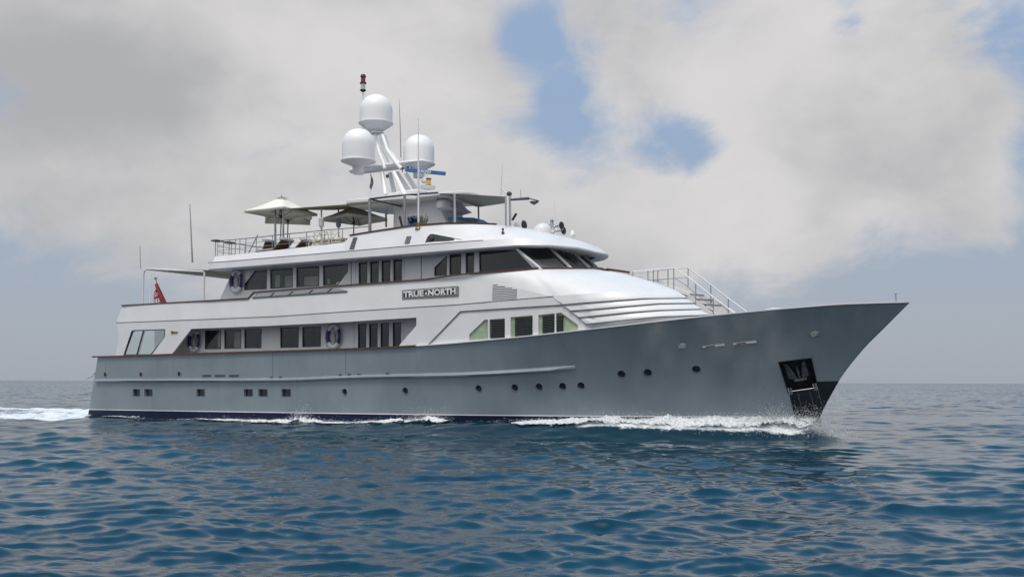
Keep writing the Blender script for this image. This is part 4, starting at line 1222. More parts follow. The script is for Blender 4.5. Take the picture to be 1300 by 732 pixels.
# aft upper deck awning on its frame
aw_sa = P3(184, 341.5, -3.45); aw_sf = P3(258.5, 345.2, -3.45)
zA, zF = aw_sa.z, aw_sf.z
xpf = aw_sf.x + .9
sheet('aft_awning', [aw_sa, (xpf, -3.3, zF + .05), (xpf, 3.3, zF + .3), (aw_sa.x, 3.45, zA + .02)], 'khaki', .10)
for sg in (1, -1):
    m = MB(); m.tube([(aw_sa.x - .10, -3.45*sg, 5.4), (aw_sa.x - .10, -3.45*sg, zA - .35), (aw_sa.x - .04, -3.45*sg, zA - .08), (aw_sa.x + .25, -3.45*sg, zA), (aw_sf.x, -3.45*sg, zF + .02)], .045, 8); m.build('awning_frame', M['white2'], Y)
    p = P3(259.5, 345, -3.45); m = MB(); m.tube([(p.x, -3.45*sg, 5.4), (p.x, -3.45*sg, zF)], .05, 8); m.build('awning_post', M['white2'], Y)
m = MB(); m.tube([(aw_sa.x, -3.45, zA), (aw_sa.x, 3.45, zA)], .04, 8); m.build('awning_frame', M['white2'], Y)
m = MB(); m.tube([P3(191.5, 346, -1.0), P3(190.3, 390, -1.0)], .035, 6); m.build('awning_post', M['white2'], Y)
m = MB(); m.lathe([(.03, 0), (.14, .02), (.14, .07), (.03, .09)], P3(198, 343.8, -1.5), 14); m.build('deck_lamp', M['galv'], Y)
tubep([(177.6, 312), (178.6, 341)], -3.45, .018, 'whip_antenna', 'dullsteel', 6)
m = MB(); m.tube([P3(244.4, 333, .3), P3(243.6, 318, .3), P3(241, 259, .3)], [.055, .045, .022], 8); m.build('whip_antenna', M['dullsteel'], Y)
# sun deck sail awning (seen edge-on from below)
sA = P3(316, 268.2, -2.2); sB = P3(440, 259.5, -2.2)
zaw0, zaw1 = P(350, 266, -2.2)[1], P(437, 260, -2.2)[1]
xa0 = P(350, 266, -2.2)[0]; xb0 = P(440, 260, -2.2)[0]; xc0 = P(490, 260, -1.9)[0]
sheet('sun_deck_awning', [(xa0, -2.2, zaw0), (xb0, -2.2, zaw1), (xb0, 2.3, zaw1 + .62), (xa0, 2.3, zaw0 + .62)], 'khaki', .04)
sheet('sun_deck_awning', [(xb0, -2.2, zaw1), (xc0, -1.9, zaw1 + .03), P3(490.5, 272.5, 2.2), (xb0, 2.3, zaw1 + .62)], 'khaki', .0)
# awning poles
def pole(px, yt, yb, y, r=.045, m_='dullsteel', name='awning_pole'):
    return tubep([(px, yt), (px + .3, yb)], y, r, name, m_, 8)
pole(349.3, 262, 314, -2.2, .055); pole(359.6, 268, 313, -2.3, .05)
for px in (408, 429.8):
    pole(px, 264, 307 if px < 420 else 302, -2.0 if px < 420 else .4, .04)
    a = P3(px, 276, -2.0 if px < 420 else .4); b = P3(px, 289, -2.0 if px < 420 else .4)
    MB().tube([a, a.lerp(b, .12), a.lerp(b, .85), b], [.06, .13, .13, .05], 10).build('rolled_cover', M['cushion'], Y)
for px, t, b, y, r in ((469.4, 252.5, 294, -3.4, .075), (513.6, 247, 287, -3.35, .06), (577.2, 246, 297.5, -3.2, .055), (642, 249.5, 286.5, -2.6, .045), (647.4, 247.5, 286, -2.2, .055), (490, 271, 288, 1.6, .05), (607.4, 262.5, 280.5, 1.6, .045), (555.2, 244, 258, -1.2, .04)):
    pole(px, t, b, y, r, 'steel' if px in (577.2, 642, 647.4) else 'dullsteel', 'hardtop_post')
pa, pb = P3(469, 252.5, -3.4), P3(513, 247.5, -3.35); MB().tube([pa, pb], .045, 8).build('hardtop_frame', M['galv'], Y)
MB().tube([pb, P3(531, 246.4, -3.0), P3(556, 244.6, -2.0)], .045, 8).build('hardtop_frame', M['galv'], Y)
MB().tube([pa, Vector((pa.x, 3.4, pa.z))], .045, 8).build('hardtop_frame', M['galv'], Y)
# tall whip antenna on the starboard coaming
m = MB(); m.lathe([(.16, 0), (.14, .05), (.05, .10), (.05, .30)], P3(531.3, 290.5, -3.6), 14); m.build('antenna_base', M['brass'], Y)
m = MB(); m.tube([P3(531.3, 288, -3.6), P3(531.2, 213, -3.6), P3(531.0, 150, -3.6)], [.048, .040, .012], 8); m.build('whip_antenna', M['white'], Y)
tubep([(509, 200), (508, 158), (506.6, 126)], 1.0, [.03, .022, .010], 'whip_antenna', 'dullsteel', 6)
# forward awning over the fly bridge
fa, fb2 = P3(582, 246.5, -2.9), P3(642, 249.8, -2.6)
fp = P3(607, 262.3, 2.0)
fwd = P3(642.5, 249.8, -2.6)
sheet('fly_bridge_awning', [P3(578, 246, -3.0), P3(642.4, 249.8, -2.6), P3(642.4 , 257.5, -.3), P3(607.4, 262.6, 1.6)], 'greycanvas', .05)
sheet('fly_bridge_awning', [P3(556, 245.5, -1.5), P3(578, 246, -3.0), P3(607.4, 262.6, 1.6), P3(566, 252.5, 1.6)], 'greycanvas', .0)
m = MB(); m.tube([P3(642.5, 249.5, -2.6), P3(642.5, 257.5, -.3)], .03, 6); m.build('hardtop_frame', M['steel'], Y)
# fixed furniture of the fly bridge
def lounge(name, pl, y0, y1, m_='bluecush', bev=.05):
    pts = [P3(a, b, y0) for a, b in pl]; m = MB(); m.prism(pts, (0, y1-y0, 0)); return m.build(name, M[m_], Y, smooth=0, bevel=bev)
lounge('settee', [(567.5, 286), (567.5, 275.6), (576, 275.6), (576, 286)], -.6, 1.0)
lounge('settee', [(576, 279.5), (576, 275.6), (600, 276), (606, 279.5), (606.4, 286), (596, 286), (596, 280)], .2, 1.2)
lounge('settee', [(515, 287.5), (516, 279.4), (521, 277.6), (530, 277.6), (531, 287.5)], -2.6, -2.0)
m = MB(); p = P3(536, 285, -2.8); 
for k in range(16):
    t = k*2.4; q = p + Vector((.16*math.cos(t), .16*math.sin(t), .02*k*.5)); m.prism([q, q + Vector((.05, 0, .14)), q + Vector((.13*math.cos(t), .13*math.sin(t), .20 + .01*k))], (.01, .02, 0))
m.build('potted_plant', mat('succulent_green', (.16, .20, .09), .7), Y, smooth=0)
tubep([(507.4, 274.5), (510.5, 287.5)], -3.3, .055, 'folded_screen', 'black', 8)
m = MB(); 
for k, (a, b) in enumerate(((520.5, 280), (525, 279.2), (528, 280.4), (522, 283))):
    m.lathe([(.10, 0), (.14, .08), (.10, .18)], P3(a, b, -2.65), 8)
m.build('patterned_cushion', M['navyv'], Y)

# ---- mast, platform and radomes
def box_px(name, y0, y1, pl, m_, bevel=.03, parent=Y, smooth=0):
    m = MB(); m.prism([P3(a, b, (y0+y1)/2) + Vector((0, y0-(y0+y1)/2, 0)) for a, b in pl], (0, y1-y0, 0)); return m.build(name, M[m_], parent, bevel=bevel, smooth=smooth)
pl0, pl1 = P3(447, 214.5, 0), P3(533, 219.5, 0); zp = (pl0.z + P3(490, 214.5, 0).z)/2
xm = P3(492, 214, 0).x
lofted('mast_platform', [oval(pl0.x, P3(540, 218, 0).x, .42, zp - .12, 36, .5), oval(pl0.x - .05, P3(543, 218, 0).x, .48, zp - .02, 36, .5), oval(pl0.x, P3(540, 218, 0).x, .42, zp + .06, 36, .5)], 'white')
def radome(px, py_top, py_skirt, py_base, half, y, name='satellite_dome'):
    """dome with a conical foot"""
    top = P3(px, py_top, y); sk = P3(px, py_skirt, y); bs_ = P3(px, py_base, y)
    w = half / FPX * ((Vector(l2w(*top)) - Vector((0, 0, CAMH))).length)
    m = MB(); cyl = sk.z + .04; dome_h = top.z - cyl; rd = min(w, dome_h * .62)
    prof = [(w*1.06, sk.z), (w*1.07, sk.z + .04), (w*.985, sk.z + .06), (w, sk.z + .2)]
    zc = top.z - rd
    for k in range(13):
        t = k/12*math.pi/2; prof.append((w*math.cos(t)**.92, zc + rd*math.sin(t)))
    m.lathe([(r, h - sk.z) for r, h in prof], (sk.x, y, sk.z), 40); o = m.build(name, M['domewhite'], Y, smooth=50)
    m = MB(); m.lathe([(w*.30, bs_.z - sk.z), (w*.42, bs_.z - sk.z + .05), (w*1.05, 0)], (sk.x, y, sk.z), 40); m.build('dome_foot', M['white2'], o, smooth=50)
    return sk, bs_, w
d1 = radome(455, 164, 205.4, 212, 20.4, -1.5); d2 = radome(531.6, 171.5, 209, 217, 19.2, 1.6); d3 = radome(477.3, 120.6, 157.5, 168, 20.2, 0)
m = MB(); m.lathe([(.28, -.35), (.30, .05)], d1[1], 16); m.tube([d1[1] + Vector((0, 0, -.12)), Vector((d1[1].x, 0, zp - .02))], .10, 8); m.build('dome_arm', M['white'], Y)
m = MB(); m.lathe([(.28, -.35), (.30, .05)], d2[1], 16); m.tube([d2[1] + Vector((0, 0, -.12)), Vector((d2[1].x, 0, zp - .02))], .10, 8); m.build('dome_arm', M['white'], Y)
m = MB(); m.lathe([(.42, -.05), (.42, .0), (.30, .05)], d3[1] + Vector((0, 0, -.02)), 20); m.build('dome_seat', M['white'], Y)
tp = d3[1]
for pts, ys_ in (([(476.5, 171), (481, 193), (486.5, 206), (488.5, 214)], (-.1, -.3, -.4, -.45)), ([(482.5, 171), (486.5, 190), (495, 206), (498, 214)], (-.05, 0, .2, .25)),
                 ([(485.5, 171), (491.5, 190), (502, 206), (509.5, 214)], (-.2, -.35, -.45, -.45)), ([(488, 172), (494, 190), (505, 206), (512, 214)], (.1, .3, .42, .45))):
    MB().tube([P3(a, b, y) for (a, b), y in zip(pts, ys_)], [.085, .085, .085, .10], 10).build('mast_tube', M['domewhite'], Y)
for pts, y0, y1 in (([(485, 219), (489.5, 247)], -.3, -.7), ([(495, 219), (501, 247)], .3, .5), ([(500, 219), (514.5, 248)], -.4, -.9), ([(504, 219), (520, 244)], .3, .5), ([(515, 220), (528.5, 241)], .3, .8)):
    MB().tube([P3(*pts[0], y0), P3(*pts[1], y1)], [.10, .12], 10).build('mast_leg', M['domewhite'], Y)
a0 = P3(493, 250, -.8); a1 = P3(530, 243, -.8)
m = MB(); m.prism([P3(492, 251, -.9), P3(492, 245, -.9), P3(515, 241, -.9), P3(530, 239.5, -.9), P3(531, 247, -.9)], (0, 1.8, 0)); m.build('mast_base', M['white'], Y, bevel=.08)
# aerials and small lights on the platform
for a, b, y in ((511, 212.5, -.4), (517.5, 211.5, -.3), (522.4, 208.5, .2), (466, 211, -.3), (460, 213, .3)):
    m = MB(); p = P3(a, b + 3, y); m.tube([p - Vector((0,0,.12)), p], .02, 6); m.lathe([(.05, 0), (.06, .05), (.05, .12), (.01, .14)], p, 10); m.build('small_aerial', M['galv' if a > 500 else 'white'], Y)
p = P3(491.8, 222.6, -.35); m = MB(); m.lathe([(.03, .05), (.09, 0), (.09, -.06), (.03, -.14)], p, 12); m.build('flood_lamp', M['galv'], Y)
# radar scanner
rc = P3(540, 218.2, -.2); ra = P3(514.8, 215.6, -.55); rb_ = P3(565.4, 220.4, -.55)
m = MB(); m.lathe([(.20, 0), (.24, .1), (.20, .26), (.08, .30), (.08, .40)], rc.lerp(ra, .15) - Vector((0, -.3, .52)), 18); m.build('radar_pedestal', M['white'], Y)
m = MB(); m.obox(ra, rb_, .10, .19); rad = m.build('radar_scanner', M['blue'], Y, bevel=.03)
dx_ = (rb_ - ra).normalized(); up_ = Vector((0, 0, 1)); up_ = (up_ - dx_*up_.dot(dx_)).normalized(); nrm_ = dx_.cross(up_)
oc = ra.lerp(rb_, .50) + nrm_*.056 - up_ * .0
if nrm_.y > 0: nrm_ = -nrm_; oc = ra.lerp(rb_, .52) + nrm_*.056
mw = Matrix(((dx_.x, up_.x, nrm_.x, oc.x), (dx_.y, up_.y, nrm_.y, oc.y), (dx_.z, up_.z, nrm_.z, oc.z), (0, 0, 0, 1)))
text_mesh('FURUNO', 'lettering', M['silver'], rad, mw, size=.17, ext=.004, bold=.006, width=.78)
# amber lamp and masthead lights
p = P3(544, 235.5, -.9); m = MB(); m.lathe([(.14, 0), (.14, .03)], p, 16); m.lathe([(.14, .30), (.14, .34), (.04, .36)], p, 16); m.build('lamp_housing', M['black'], Y)
m = MB(); m.lathe([(.115, .03), (.115, .30)], p, 16); m.build('signal_lens', M['amber'], Y)
m = MB(); m.lathe([(.36, -.12), (.38, 0), (.2, .03)], p + Vector((-.05, 0, -.03)), 20); m.build('lamp_shelf', M['white'], Y)
m = MB(); m.lathe([(.1, 0), (.16, .12), (.12, .24), (.02, .27)], P3(541, 233, -.4), 14); m.build('small_radome', M['white'], Y)
pm = P3(461.4, 134, .2); MB().tube([Vector((pm.x, pm.y, zp)) + Vector((0, 0, 0)), P3(461, 118, .2)], [.06, .05], 8).build('light_mast', M['white'], Y)
p = P3(460.8, 117, .2)
prof = [(.05, 0, 'silver'), ]
for pr_ in ([(.05, 0), (.13, .05), (.17, .10), (.13, .13)], [(.17, .44), (.17, .50), (.13, .52)], [(.13, .76), (.15, .80), (.11, .92), (.02, .95)]):
    m = MB(); m.lathe(pr_, p, 16); m.build('lamp_housing', M['black'], Y)
m = MB(); m.lathe([(.12, .12), (.12, .44)], p, 16); m.build('signal_lens', M['clearlens'], Y); m = MB(); m.lathe([(.12, .51), (.12, .77)], p, 16); m.build('signal_lens', M['redlens'], Y)

# ---- lights, horns and instruments on the wheelhouse roof
def on_roof(px, py, y=-1.2): return P3(px, py, y)
p = P3(660.5, 286.5, -1.4); ax = Vector((.95, -.12, .05)).normalized()
m = MB(); m.tube([p - Vector((0, 0, .52)), p - Vector((0, 0, .12))], .07, 10); m.lathe([(.20, -.62), (.20, -.55)], p, 14); m.build('searchlight_post', M['steel'], Y)
m = MB(); m.lathe([(.08, -.26), (.20, -.21), (.23, -.1), (.23, .16), (.26, .17), (.26, .22), (.22, .22)], p, 24, axis=ax); sl_ = m.build('searchlight', M['silver'], Y)
m = MB(); m.lathe([(.20, .222), (.20, .228)], p, 24, axis=ax); m.build('lens', M['black'], sl_)
tubep([(650.4, 279.4), (655.5, 271)], -1.6, .055, 'folded_screen', 'black', 8)
m = MB(); m.lathe([(.42, 0), (.42, .30), (.36, .46), (.22, .58), (.02, .64)], P3(688.5, 297.5, -.9) - Vector((0, 0, .12)), 28); m.build('small_radome', M['white'], Y, smooth=60)
for k, (a, b) in enumerate(((711.6, 286.6), (714, 292.6))):
    p = P3(a, b, -.5 + .2*k); m = MB(); ax = Vector((.97, -.15, .02)).normalized()
    m.lathe([(.03, -.62), (.035, -.2), (.06, -.08), (.13, .02), (.20, .06)], p, 18, axis=ax); hn = m.build('horn', M['steel'], Y); m = MB(); m.lathe([(.17, .061), (.17, .066)], p, 18, axis=ax); m.build('horn_mouth', M['black'], hn)
m = MB(); m.lathe([(.08, 0), (.12, .1), (.08, .2), (.15, .3), (.15, .42), (.06, .5), (.09, .62), (.02, .7)], P3(700.6, 297.5, -.6), 14); m.build('horn_compressor', M['steel'], Y)
m = MB(); m.lathe([(.10, 0), (.13, .12), (.08, .26), (.02, .34)], P3(726.8, 301.5, -.3), 14); m.build('small_aerial', M['white'], Y)
tubep([(706, 298), (705.9, 278), (703.4, 254)], .2, [.035, .030, .010], 'whip_antenna', 'white', 6)
m = MB(); a, b = P3(661.6, 292.6, -1.9), P3(671.4, 294, -1.9); m.tube([a, b], .07, 8); m.build('roof_vent', M['black'], Y)
m = MB(); m.tube([P3(672, 292.8, -1.5), P3(683, 291.4, -1.2)], .04, 6); m.tube([P3(646, 289.5, -1.8), P3(658, 290.6, -1.8)], .05, 6); m.build('roof_pipe', M['white'], Y)
m = MB(); m.box(P3(640, 291, -2.0), P3(640, 291, -2.0) + Vector((.25, .3, .06))); m.build('roof_hatch', M['brass'], Y)
for a, b, h in ((595.6, 299.5, .30), (638.4, 295.6, .20)):
    p = P3(a, b, -3.3); m = MB(); m.tube([p - Vector((0,0,.05)), p + Vector((0, 0, h))], .03, 6); m.lathe([(.07, 0), (.07, .05)], p, 10); m.lathe([(.05, h*.6), (.05, h)], p, 10); m.build('deck_light', M['galv'], Y)
# instrument boom on the forward awning post
a, b = P3(648, 253.5, -2.2), P3(671.5, 251.8, -1.6); m = MB(); m.tube([a, b], [.05, .07], 8); m.build('instrument_boom', M['galv'], Y)
m = MB(); c_ = P3(678, 256, -1.4); m.tube([b, P3(684.5, 255.3, -1.3)], .025, 6); m.lathe([(.03, -.14), (.16, -.06), (.20, 0), (.03, .02)], c_, 16); m.build('wind_sensor', M['galv'], Y)
tubep([(646, 248), (640, 243), (637, 238)], -2.2, .03, 'antenna_stay', 'white', 6)
tubep([(636, 247), (636.5, 230), (637.8, 208)], -2.0, [.05, .035, .012], 'whip_antenna', 'white', 6)
tubep([(661, 251), (661, 241)], -2.0, .012, 'whip_antenna', 'dullsteel', 6)
m = MB(); m.lathe([(.10, 0), (.12, .12), (.02, .2)], P3(646.5, 248.5, -2.2), 12); m.build('small_aerial', M['galv'], Y)

# ================================================================== things aboard
def parasol(label, px_pole, half, y, ztop_px, zedge_px, ybase_px, rot, sq=4, mpole='dullsteel', drop=.0, zlen=None):
    top = P3(px_pole, ztop_px, y); base_z = 8.37
    t = thing('parasol', top.x, y, base_z, label, 'parasol', 'parasols on the sun deck')
    H = top.z - base_z; e = P3(px_pole, zedge_px, y).z - base_z
    a = half
    cr = MB(); ring0 = []; n = 12
    cs = [(-a, -a), (a, -a), (a, a), (-a, a)]; cs = [(x*math.cos(rot)-yy*math.sin(rot), x*math.sin(rot)+yy*math.cos(rot)) for x, yy in cs]
    rows = []
    for j in range(9):
        f = j / 8; row = []
        for k in range(4):
            (x0, y0), (x1, y1) = cs[k], cs[(k+1) % 4]
            for i in range(n):
                s = i/n; inn = 1 - .055*math.sin(math.pi*s)*f
                row.append(((x0+(x1-x0)*s)*f*inn, (y0+(y1-y0)*s)*f*inn, H - .04 - (H - .04 - e)*(f**1.0)*(1 + .10*math.sin(math.pi*f)) - (.0)*f + .06*math.sin(math.pi*s)*f*(1-f)))
        rows.append(row)
    rows.append([(x, yy, z - .13 - drop) for x, yy, z in rows[-1]])
    cr.grid(rows, closed=True); o = cr.build('canopy', M['cream'], t, smooth=45)
    sm = o.modifiers.new('cloth', 'SOLIDIFY'); sm.thickness = .012
    m = MB(); rr = []
    for j in range(4):
        f = .04 + .2*j/3; row = []
        for k in range(4):
            (x0, y0), (x1, y1) = cs[k], cs[(k+1) % 4]
            for i in range(6): s = i/6; row.append(((x0+(x1-x0)*s)*f*.9, (y0+(y1-y0)*s)*f*.9, H + .0 - .35*f*(H-e)))
        rr.append(row)
    m.grid(rr, closed=True); m.build('vent_cap', M['cream'], o, smooth=45)
    for k in range(4):
        x, yy = cs[k]; m = MB(); m.tube([(0, 0, H - .12), (x*.97, yy*.97, e - .03)], .018, 6); m.tube([(0, 0, e - .25), (x*.5, yy*.5, (H + e)/2 - .08)], .015, 6); m.build('rib', M['wood'], t)
    m = MB(); m.tube([(0, 0, 0), (0, 0, H)], .032, 10); m.build('pole', M[mpole], t)
    m = MB(); m.lathe([(.02, 0), (.045, .03), (.02, .09)], (0, 0, H), 10); m.build('finial', M['dullsteel'], t)
    m = MB(); m.lathe([(.05, -.32), (.075, -.30), (.075, -.18), (.05, -.16)], (0, 0, e), 12); m.build('hub', M['wood'], t)
    m = MB(); m.lathe([(.30, 0), (.30, .04), (.06, .07), (.05, .3)], (0, 0, 0), 20); m.build('base', M['galv'], t)
    return t
parasol('cream parasol nearest the stern rail, the largest and highest of the three', 357.5, 1.32, -1.3, 249.6, 269.0, 312, R(3))
parasol('flat cream parasol partly hidden behind the large one near the stern', 366, 1.27, 1.7, 264.5, 275, 312, R(45), mpole='galv', drop=.12)
parasol('cream parasol standing beyond the table, under the edge of the hardtop awning', 449.6, 1.25, 1.0, 260.0, 277.0, 300, R(-14), mpole='wood', drop=.02)

def lounger(px, py, y, label, w):
    p = P3(px, py, y); t = thing('sun_lounger', p.x, y, 8.37, label, 'sun lounger', 'wicker sun loungers', R(172))
    h = p.z - 8.37
    m = MB(); m.box((-.1, -.35, .22), (1.3, .35, .32)); m.build('seat', M['wicker'], t, bevel=.03)
    m = MB(); m.prism([(-.05, -.36, .30), (-w*.55, -.36, h - .02), (-w*.55 - .07, -.36, h - .04), (-.15, -.36, .24)], (0, .72, 0)); m.build('backrest', M['wicker'], t, bevel=.02)
    m = MB(); m.prism([(-.02, -.33, .34), (-w*.55 + .05, -.33, h + .02), (-w*.55 - .03, -.33, h + .06), (-.08, -.33, .34)], (0, .66, 0)); m.prism([(0, -.33, .33), (1.25, -.33, .33), (1.25, -.33, .42), (0, -.33, .42)], (0, .66, 0)); m.build('cushion', M['cushion'], t, bevel=.03)
    m = MB(); m.prism([(-w*.6, -.36, h - .10), (-w*.6 + .34, -.36, h + .04), (-w*.6+.30, -.36, h + .12), (-w*.6 - .06, -.36, h)], (0, .72, 0)); m.build('pillow', M['cushion'], t, bevel=.04)
    for x in (-.1, 1.2):
        for yy in (-.3, .3): m = MB(); m.box((x-.03, yy-.03, 0), (x+.03, yy+.03, .24)); m.build('leg', M['wicker'], t)
lounger(352, 305.8, -2.9, 'brown wicker sun lounger with a raised back, left of the parasol poles', 1.5)
lounger(379, 306.4, -2.5, 'lower brown wicker sun lounger just right of the parasol poles', 1.35)
lounger(337, 307, -1.6, 'brown wicker sun lounger mostly hidden behind the two nearer the rail', .8)
# dining table and cross-back chairs
def chair(px, y, rz, label):
    p = P3(px, 300, y); t = thing('deck_chair', p.x, y, 8.37, label, 'chair', 'cross back chairs at the sun deck table', rz)
    w = .24
    m = MB(); m.box((-.22, -w, .43), (.24, w, .48)); m.build('seat', M['cream'], t, bevel=.015)
    m = MB()
    m.tube([(-.22, -w, .45), (-.32, -w, .98)], .024, 6); m.tube([(-.22, w, .45), (-.32, w, .98)], .024, 6); m.tube([(-.32, -w, .98), (-.32, w, .98)], .026, 6); m.tube([(-.25, -w, .60), (-.25, w, .60)], .02, 6)
    m.tube([(-.25, -w, .60), (-.315, w, .96)], .017, 6); m.tube([(-.25, w, .60), (-.315, -w, .96)], .017, 6); m.build('backrest', M['cream'], t)
    for x in (-.2, .22):
        for yy in (-w+.02, w-.02): m = MB(); m.tube([(x, yy, .44), (x*1.12, yy*1.05, 0)], .022, 6); m.build('leg', M['cream'], t)
    m = MB(); m.tube([(-.26, -w, .68), (.20, -w, .67), (.21, -w, .46)], .018, 6); m.tube([(-.26, w, .68), (.20, w, .67), (.21, w, .46)], .018, 6); m.build('armrest', M['cream'], t)
tt = thing('dining_table', P3(424, 300, -2.2).x, -2.0, 8.37, 'pale slatted dining table on the sun deck behind the rail', 'table')
m = MB(); m.box((-1.3, -.5, .70), (1.3, .5, .75)); m.build('tabletop', M['cream'], tt, bevel=.01)
for x in (-1.15, 1.15):
    for yy in (-.4, .4): m = MB(); m.box((x-.04, yy-.04, 0), (x+.04, yy+.04, .70)); m.build('leg', M['cream'], tt)
chair(400.5, -2.4, R(0), 'pale cross back chair at the stern end of the sun deck table')
chair(409, -2.9, R(80), 'pale cross back chair on the rail side of the table, nearest the stern')
chair(417.5, -2.9, R(86), 'pale cross back chair on the rail side of the table, second from the stern')
chair(430, -2.9, R(95), 'pale cross back chair on the rail side of the table, third from the stern')
ss = thing('sofa', P3(436, 300, -1.2).x, -.6, 8.37, 'low cushioned sofa between the table and the raised coaming', 'sofa')
m = MB(); m.box((-1.0, -.4, .1), (1.0, .4, .42)); m.build('seat', M['khaki'], ss, bevel=.04)
m = MB(); m.box((-1.0, .25, .42), (1.0, .45, .95)); m.build('backrest', M['khaki'], ss, bevel=.05)
m = MB(); m.box((-1.0, -.36, .42), (1.0, .25, .52)); m.build('cushion', M['cushion'], ss, bevel=.04)

def lifebuoy(px, py, y, label, a=.37, b=.50):
    p = P3(px, py, y); t = thing('lifebuoy', p.x, y - .11, p.z, label, 'lifebuoy', 'lifebuoys hung on the deck house')
    m = MB(); N = 48; rows = []
    for k in range(N):
        th = 2*math.pi*k/N; cx, cz = math.cos(th)*a, math.sin(th)*b; nx, nz = math.cos(th), math.sin(th)
        rows.append([(cx + nx*.095*math.cos(q), .085*math.sin(q), cz + nz*.095*math.cos(q)) for q in [2*math.pi*i/12 for i in range(12)]])
    for k in range(N):
        th = (k+.5)/N*360; m.cur = 0
        m.cur = 1 if (th < 38 or th > 322 or 142 < th < 218) else 0
        m.add(list(rows[k]) + list(rows[(k+1) % N]), [(i, (i+1) % 12, (i+1) % 12 + 12, i + 12) for i in range(12)])
    m.build('ring', [M['white'], M['navyv']], t, smooth=80)
    m = MB(); m.tube([((a+.13)*math.cos(2*math.pi*k/16)*(1+.04*(k % 2)), -.02, (b+.13)*math.sin(2*math.pi*k/16)*(1+.03*(k % 2))) for k in range(17)], .014, 6, caps=False); m.build('grab_line', M['cushion'], t)
    m = MB(); m.lathe([(.07, -.28), (.09, -.22), (.09, .12), (.05, .17), (.03, .28)], (0, .02, 0), 12); m.build('marker_light', M['cushion'], t)
lifebuoy(302.2, 356.8, YW, 'blue and white lifebuoy on the upper deck house aft of the slanted window')
lifebuoy(425.4, 427, YW, 'blue and white lifebuoy on the main deck house between windows and doors')
lifebuoy(248.4, 432.6, YW, 'blue and white lifebuoy in the shade just forward of the slanted wing')

# flags
fb_, ft_ = P3(213.5, 386, 0), P3(197.5, 354.5, 0)
t = thing('ensign', fb_.x, 0, fb_.z, 'red ensign hanging in folds from a raked wooden staff at the stern', 'flag')
ft_ = ft_ - fb_
m = MB(); m.tube([(0, 0, -.35), ft_], [.03, .02], 8); m.build('staff', M['wood'], t)
m = MB(); m.lathe([(.02, 0), (.10, .03), (.10, .08), (.03, .12)], ft_, 12); m.build('finial', M['brass'], t)
m = MB(); NX, NZ = 22, 26; rows = []
hoist = [ft_.lerp(Vector((0, 0, 0)), .06 + .86*j/NZ) for j in range(NZ+1)]
for j in range(NZ + 1):
    r = []
    for i in range(NX + 1):
        s = i/NX; f = j/NZ; hp = hoist[j]
        # the fly hangs down in gathers from the staff
        xx = ft_.x + .02 - .05*f + (hp.x - ft_.x - .02)*(1 - s)**1.0 if True else 0
        zz = hp.z - .62*s**1.2*(1-f*.55) 
        r.append((xx + .02*math.sin(9*s + 3*f), .10*math.sin(11*s + 2*f)*s**.5, zz))
    rows.append(r)
for j in range(NZ):
    for i in range(NX):
        s, f = (i+.5)/NX, (j+.5)/NZ; m.cur = 0
        if s > .42:
            u, v = (s-.42)/.58, f; m.cur = 1
            d1_, d2_ = abs(u - v), abs(u + v - 1)
            if min(d1_, d2_) < .11: m.cur = 2
            if min(d1_, d2_) < .04: m.cur = 0
            if abs(u-.5) < .12 or abs(v-.5) < .13: m.cur = 2
            if abs(u-.5) < .06 or abs(v-.5) < .07: m.cur = 0
        m.add([rows[j][i], rows[j][i+1], rows[j+1][i+1], rows[j+1][i]], [(0, 1, 2, 3)])
o = m.build('flag_cloth', [M['red'], M['flagblue'], M['flagwhite']], t, smooth=80); o.modifiers.new('cloth', 'SOLIDIFY').thickness = .006
cp = P3(470.6, 238, .0)
t = thing('courtesy_flag', cp.x, 0, cp.z, 'small red, white and blue flag hanging limp below the mast platform', 'flag')
m = MB(); rows = []; H_ = P3(470.6, 221, 0).z - cp.z
for j in range(17):
    f = j/16; r = []
    for i in range(9):
        s = i/8; r.append((-.03 + .17*s*(1 - .35*abs(f-.55)*2) + .02*math.sin(5*f), .05*math.sin(7*s + 4*f), H_*(1-f) - .16*s))
    rows.append(r)
for j in range(16):
    for i in range(8):
        m.cur = 1 if (j < 7 and i < 6) else (0 if i % 2 else 2)
        m.add([rows[j][i], rows[j][i+1], rows[j+1][i+1], rows[j+1][i]], [(0,1,2,3)])
o = m.build('flag_cloth', [M['red'], M['flagblue'], M['flagwhite']], t, smooth=80); o.modifiers.new('cloth', 'SOLIDIFY').thickness = .005
m = MB(); m.tube([(-.03, 0, -1.5), (-.03, 0, H_ + .1)], .007, 5); m.build('halyard', M['cushion'], t)
# things lying on the aft end of the upper deck
q = P3(222, 384, -2.9); t = thing('sun_bed', q.x, -2.9, 5.43, 'pale blue padded sun bed on the aft upper deck behind the bulwark', 'sun bed')
m = MB(); m.box((-.9, -.4, 0), (1.2, .4, .72)); m.build('base', M['white2'], t, bevel=.03); m = MB(); m.box((-.9, -.42, .72), (1.2, .42, .93)); m.build('cushion', mat('pale_blue_cushion', (.36, .45, .52), .85), t, bevel=.05)

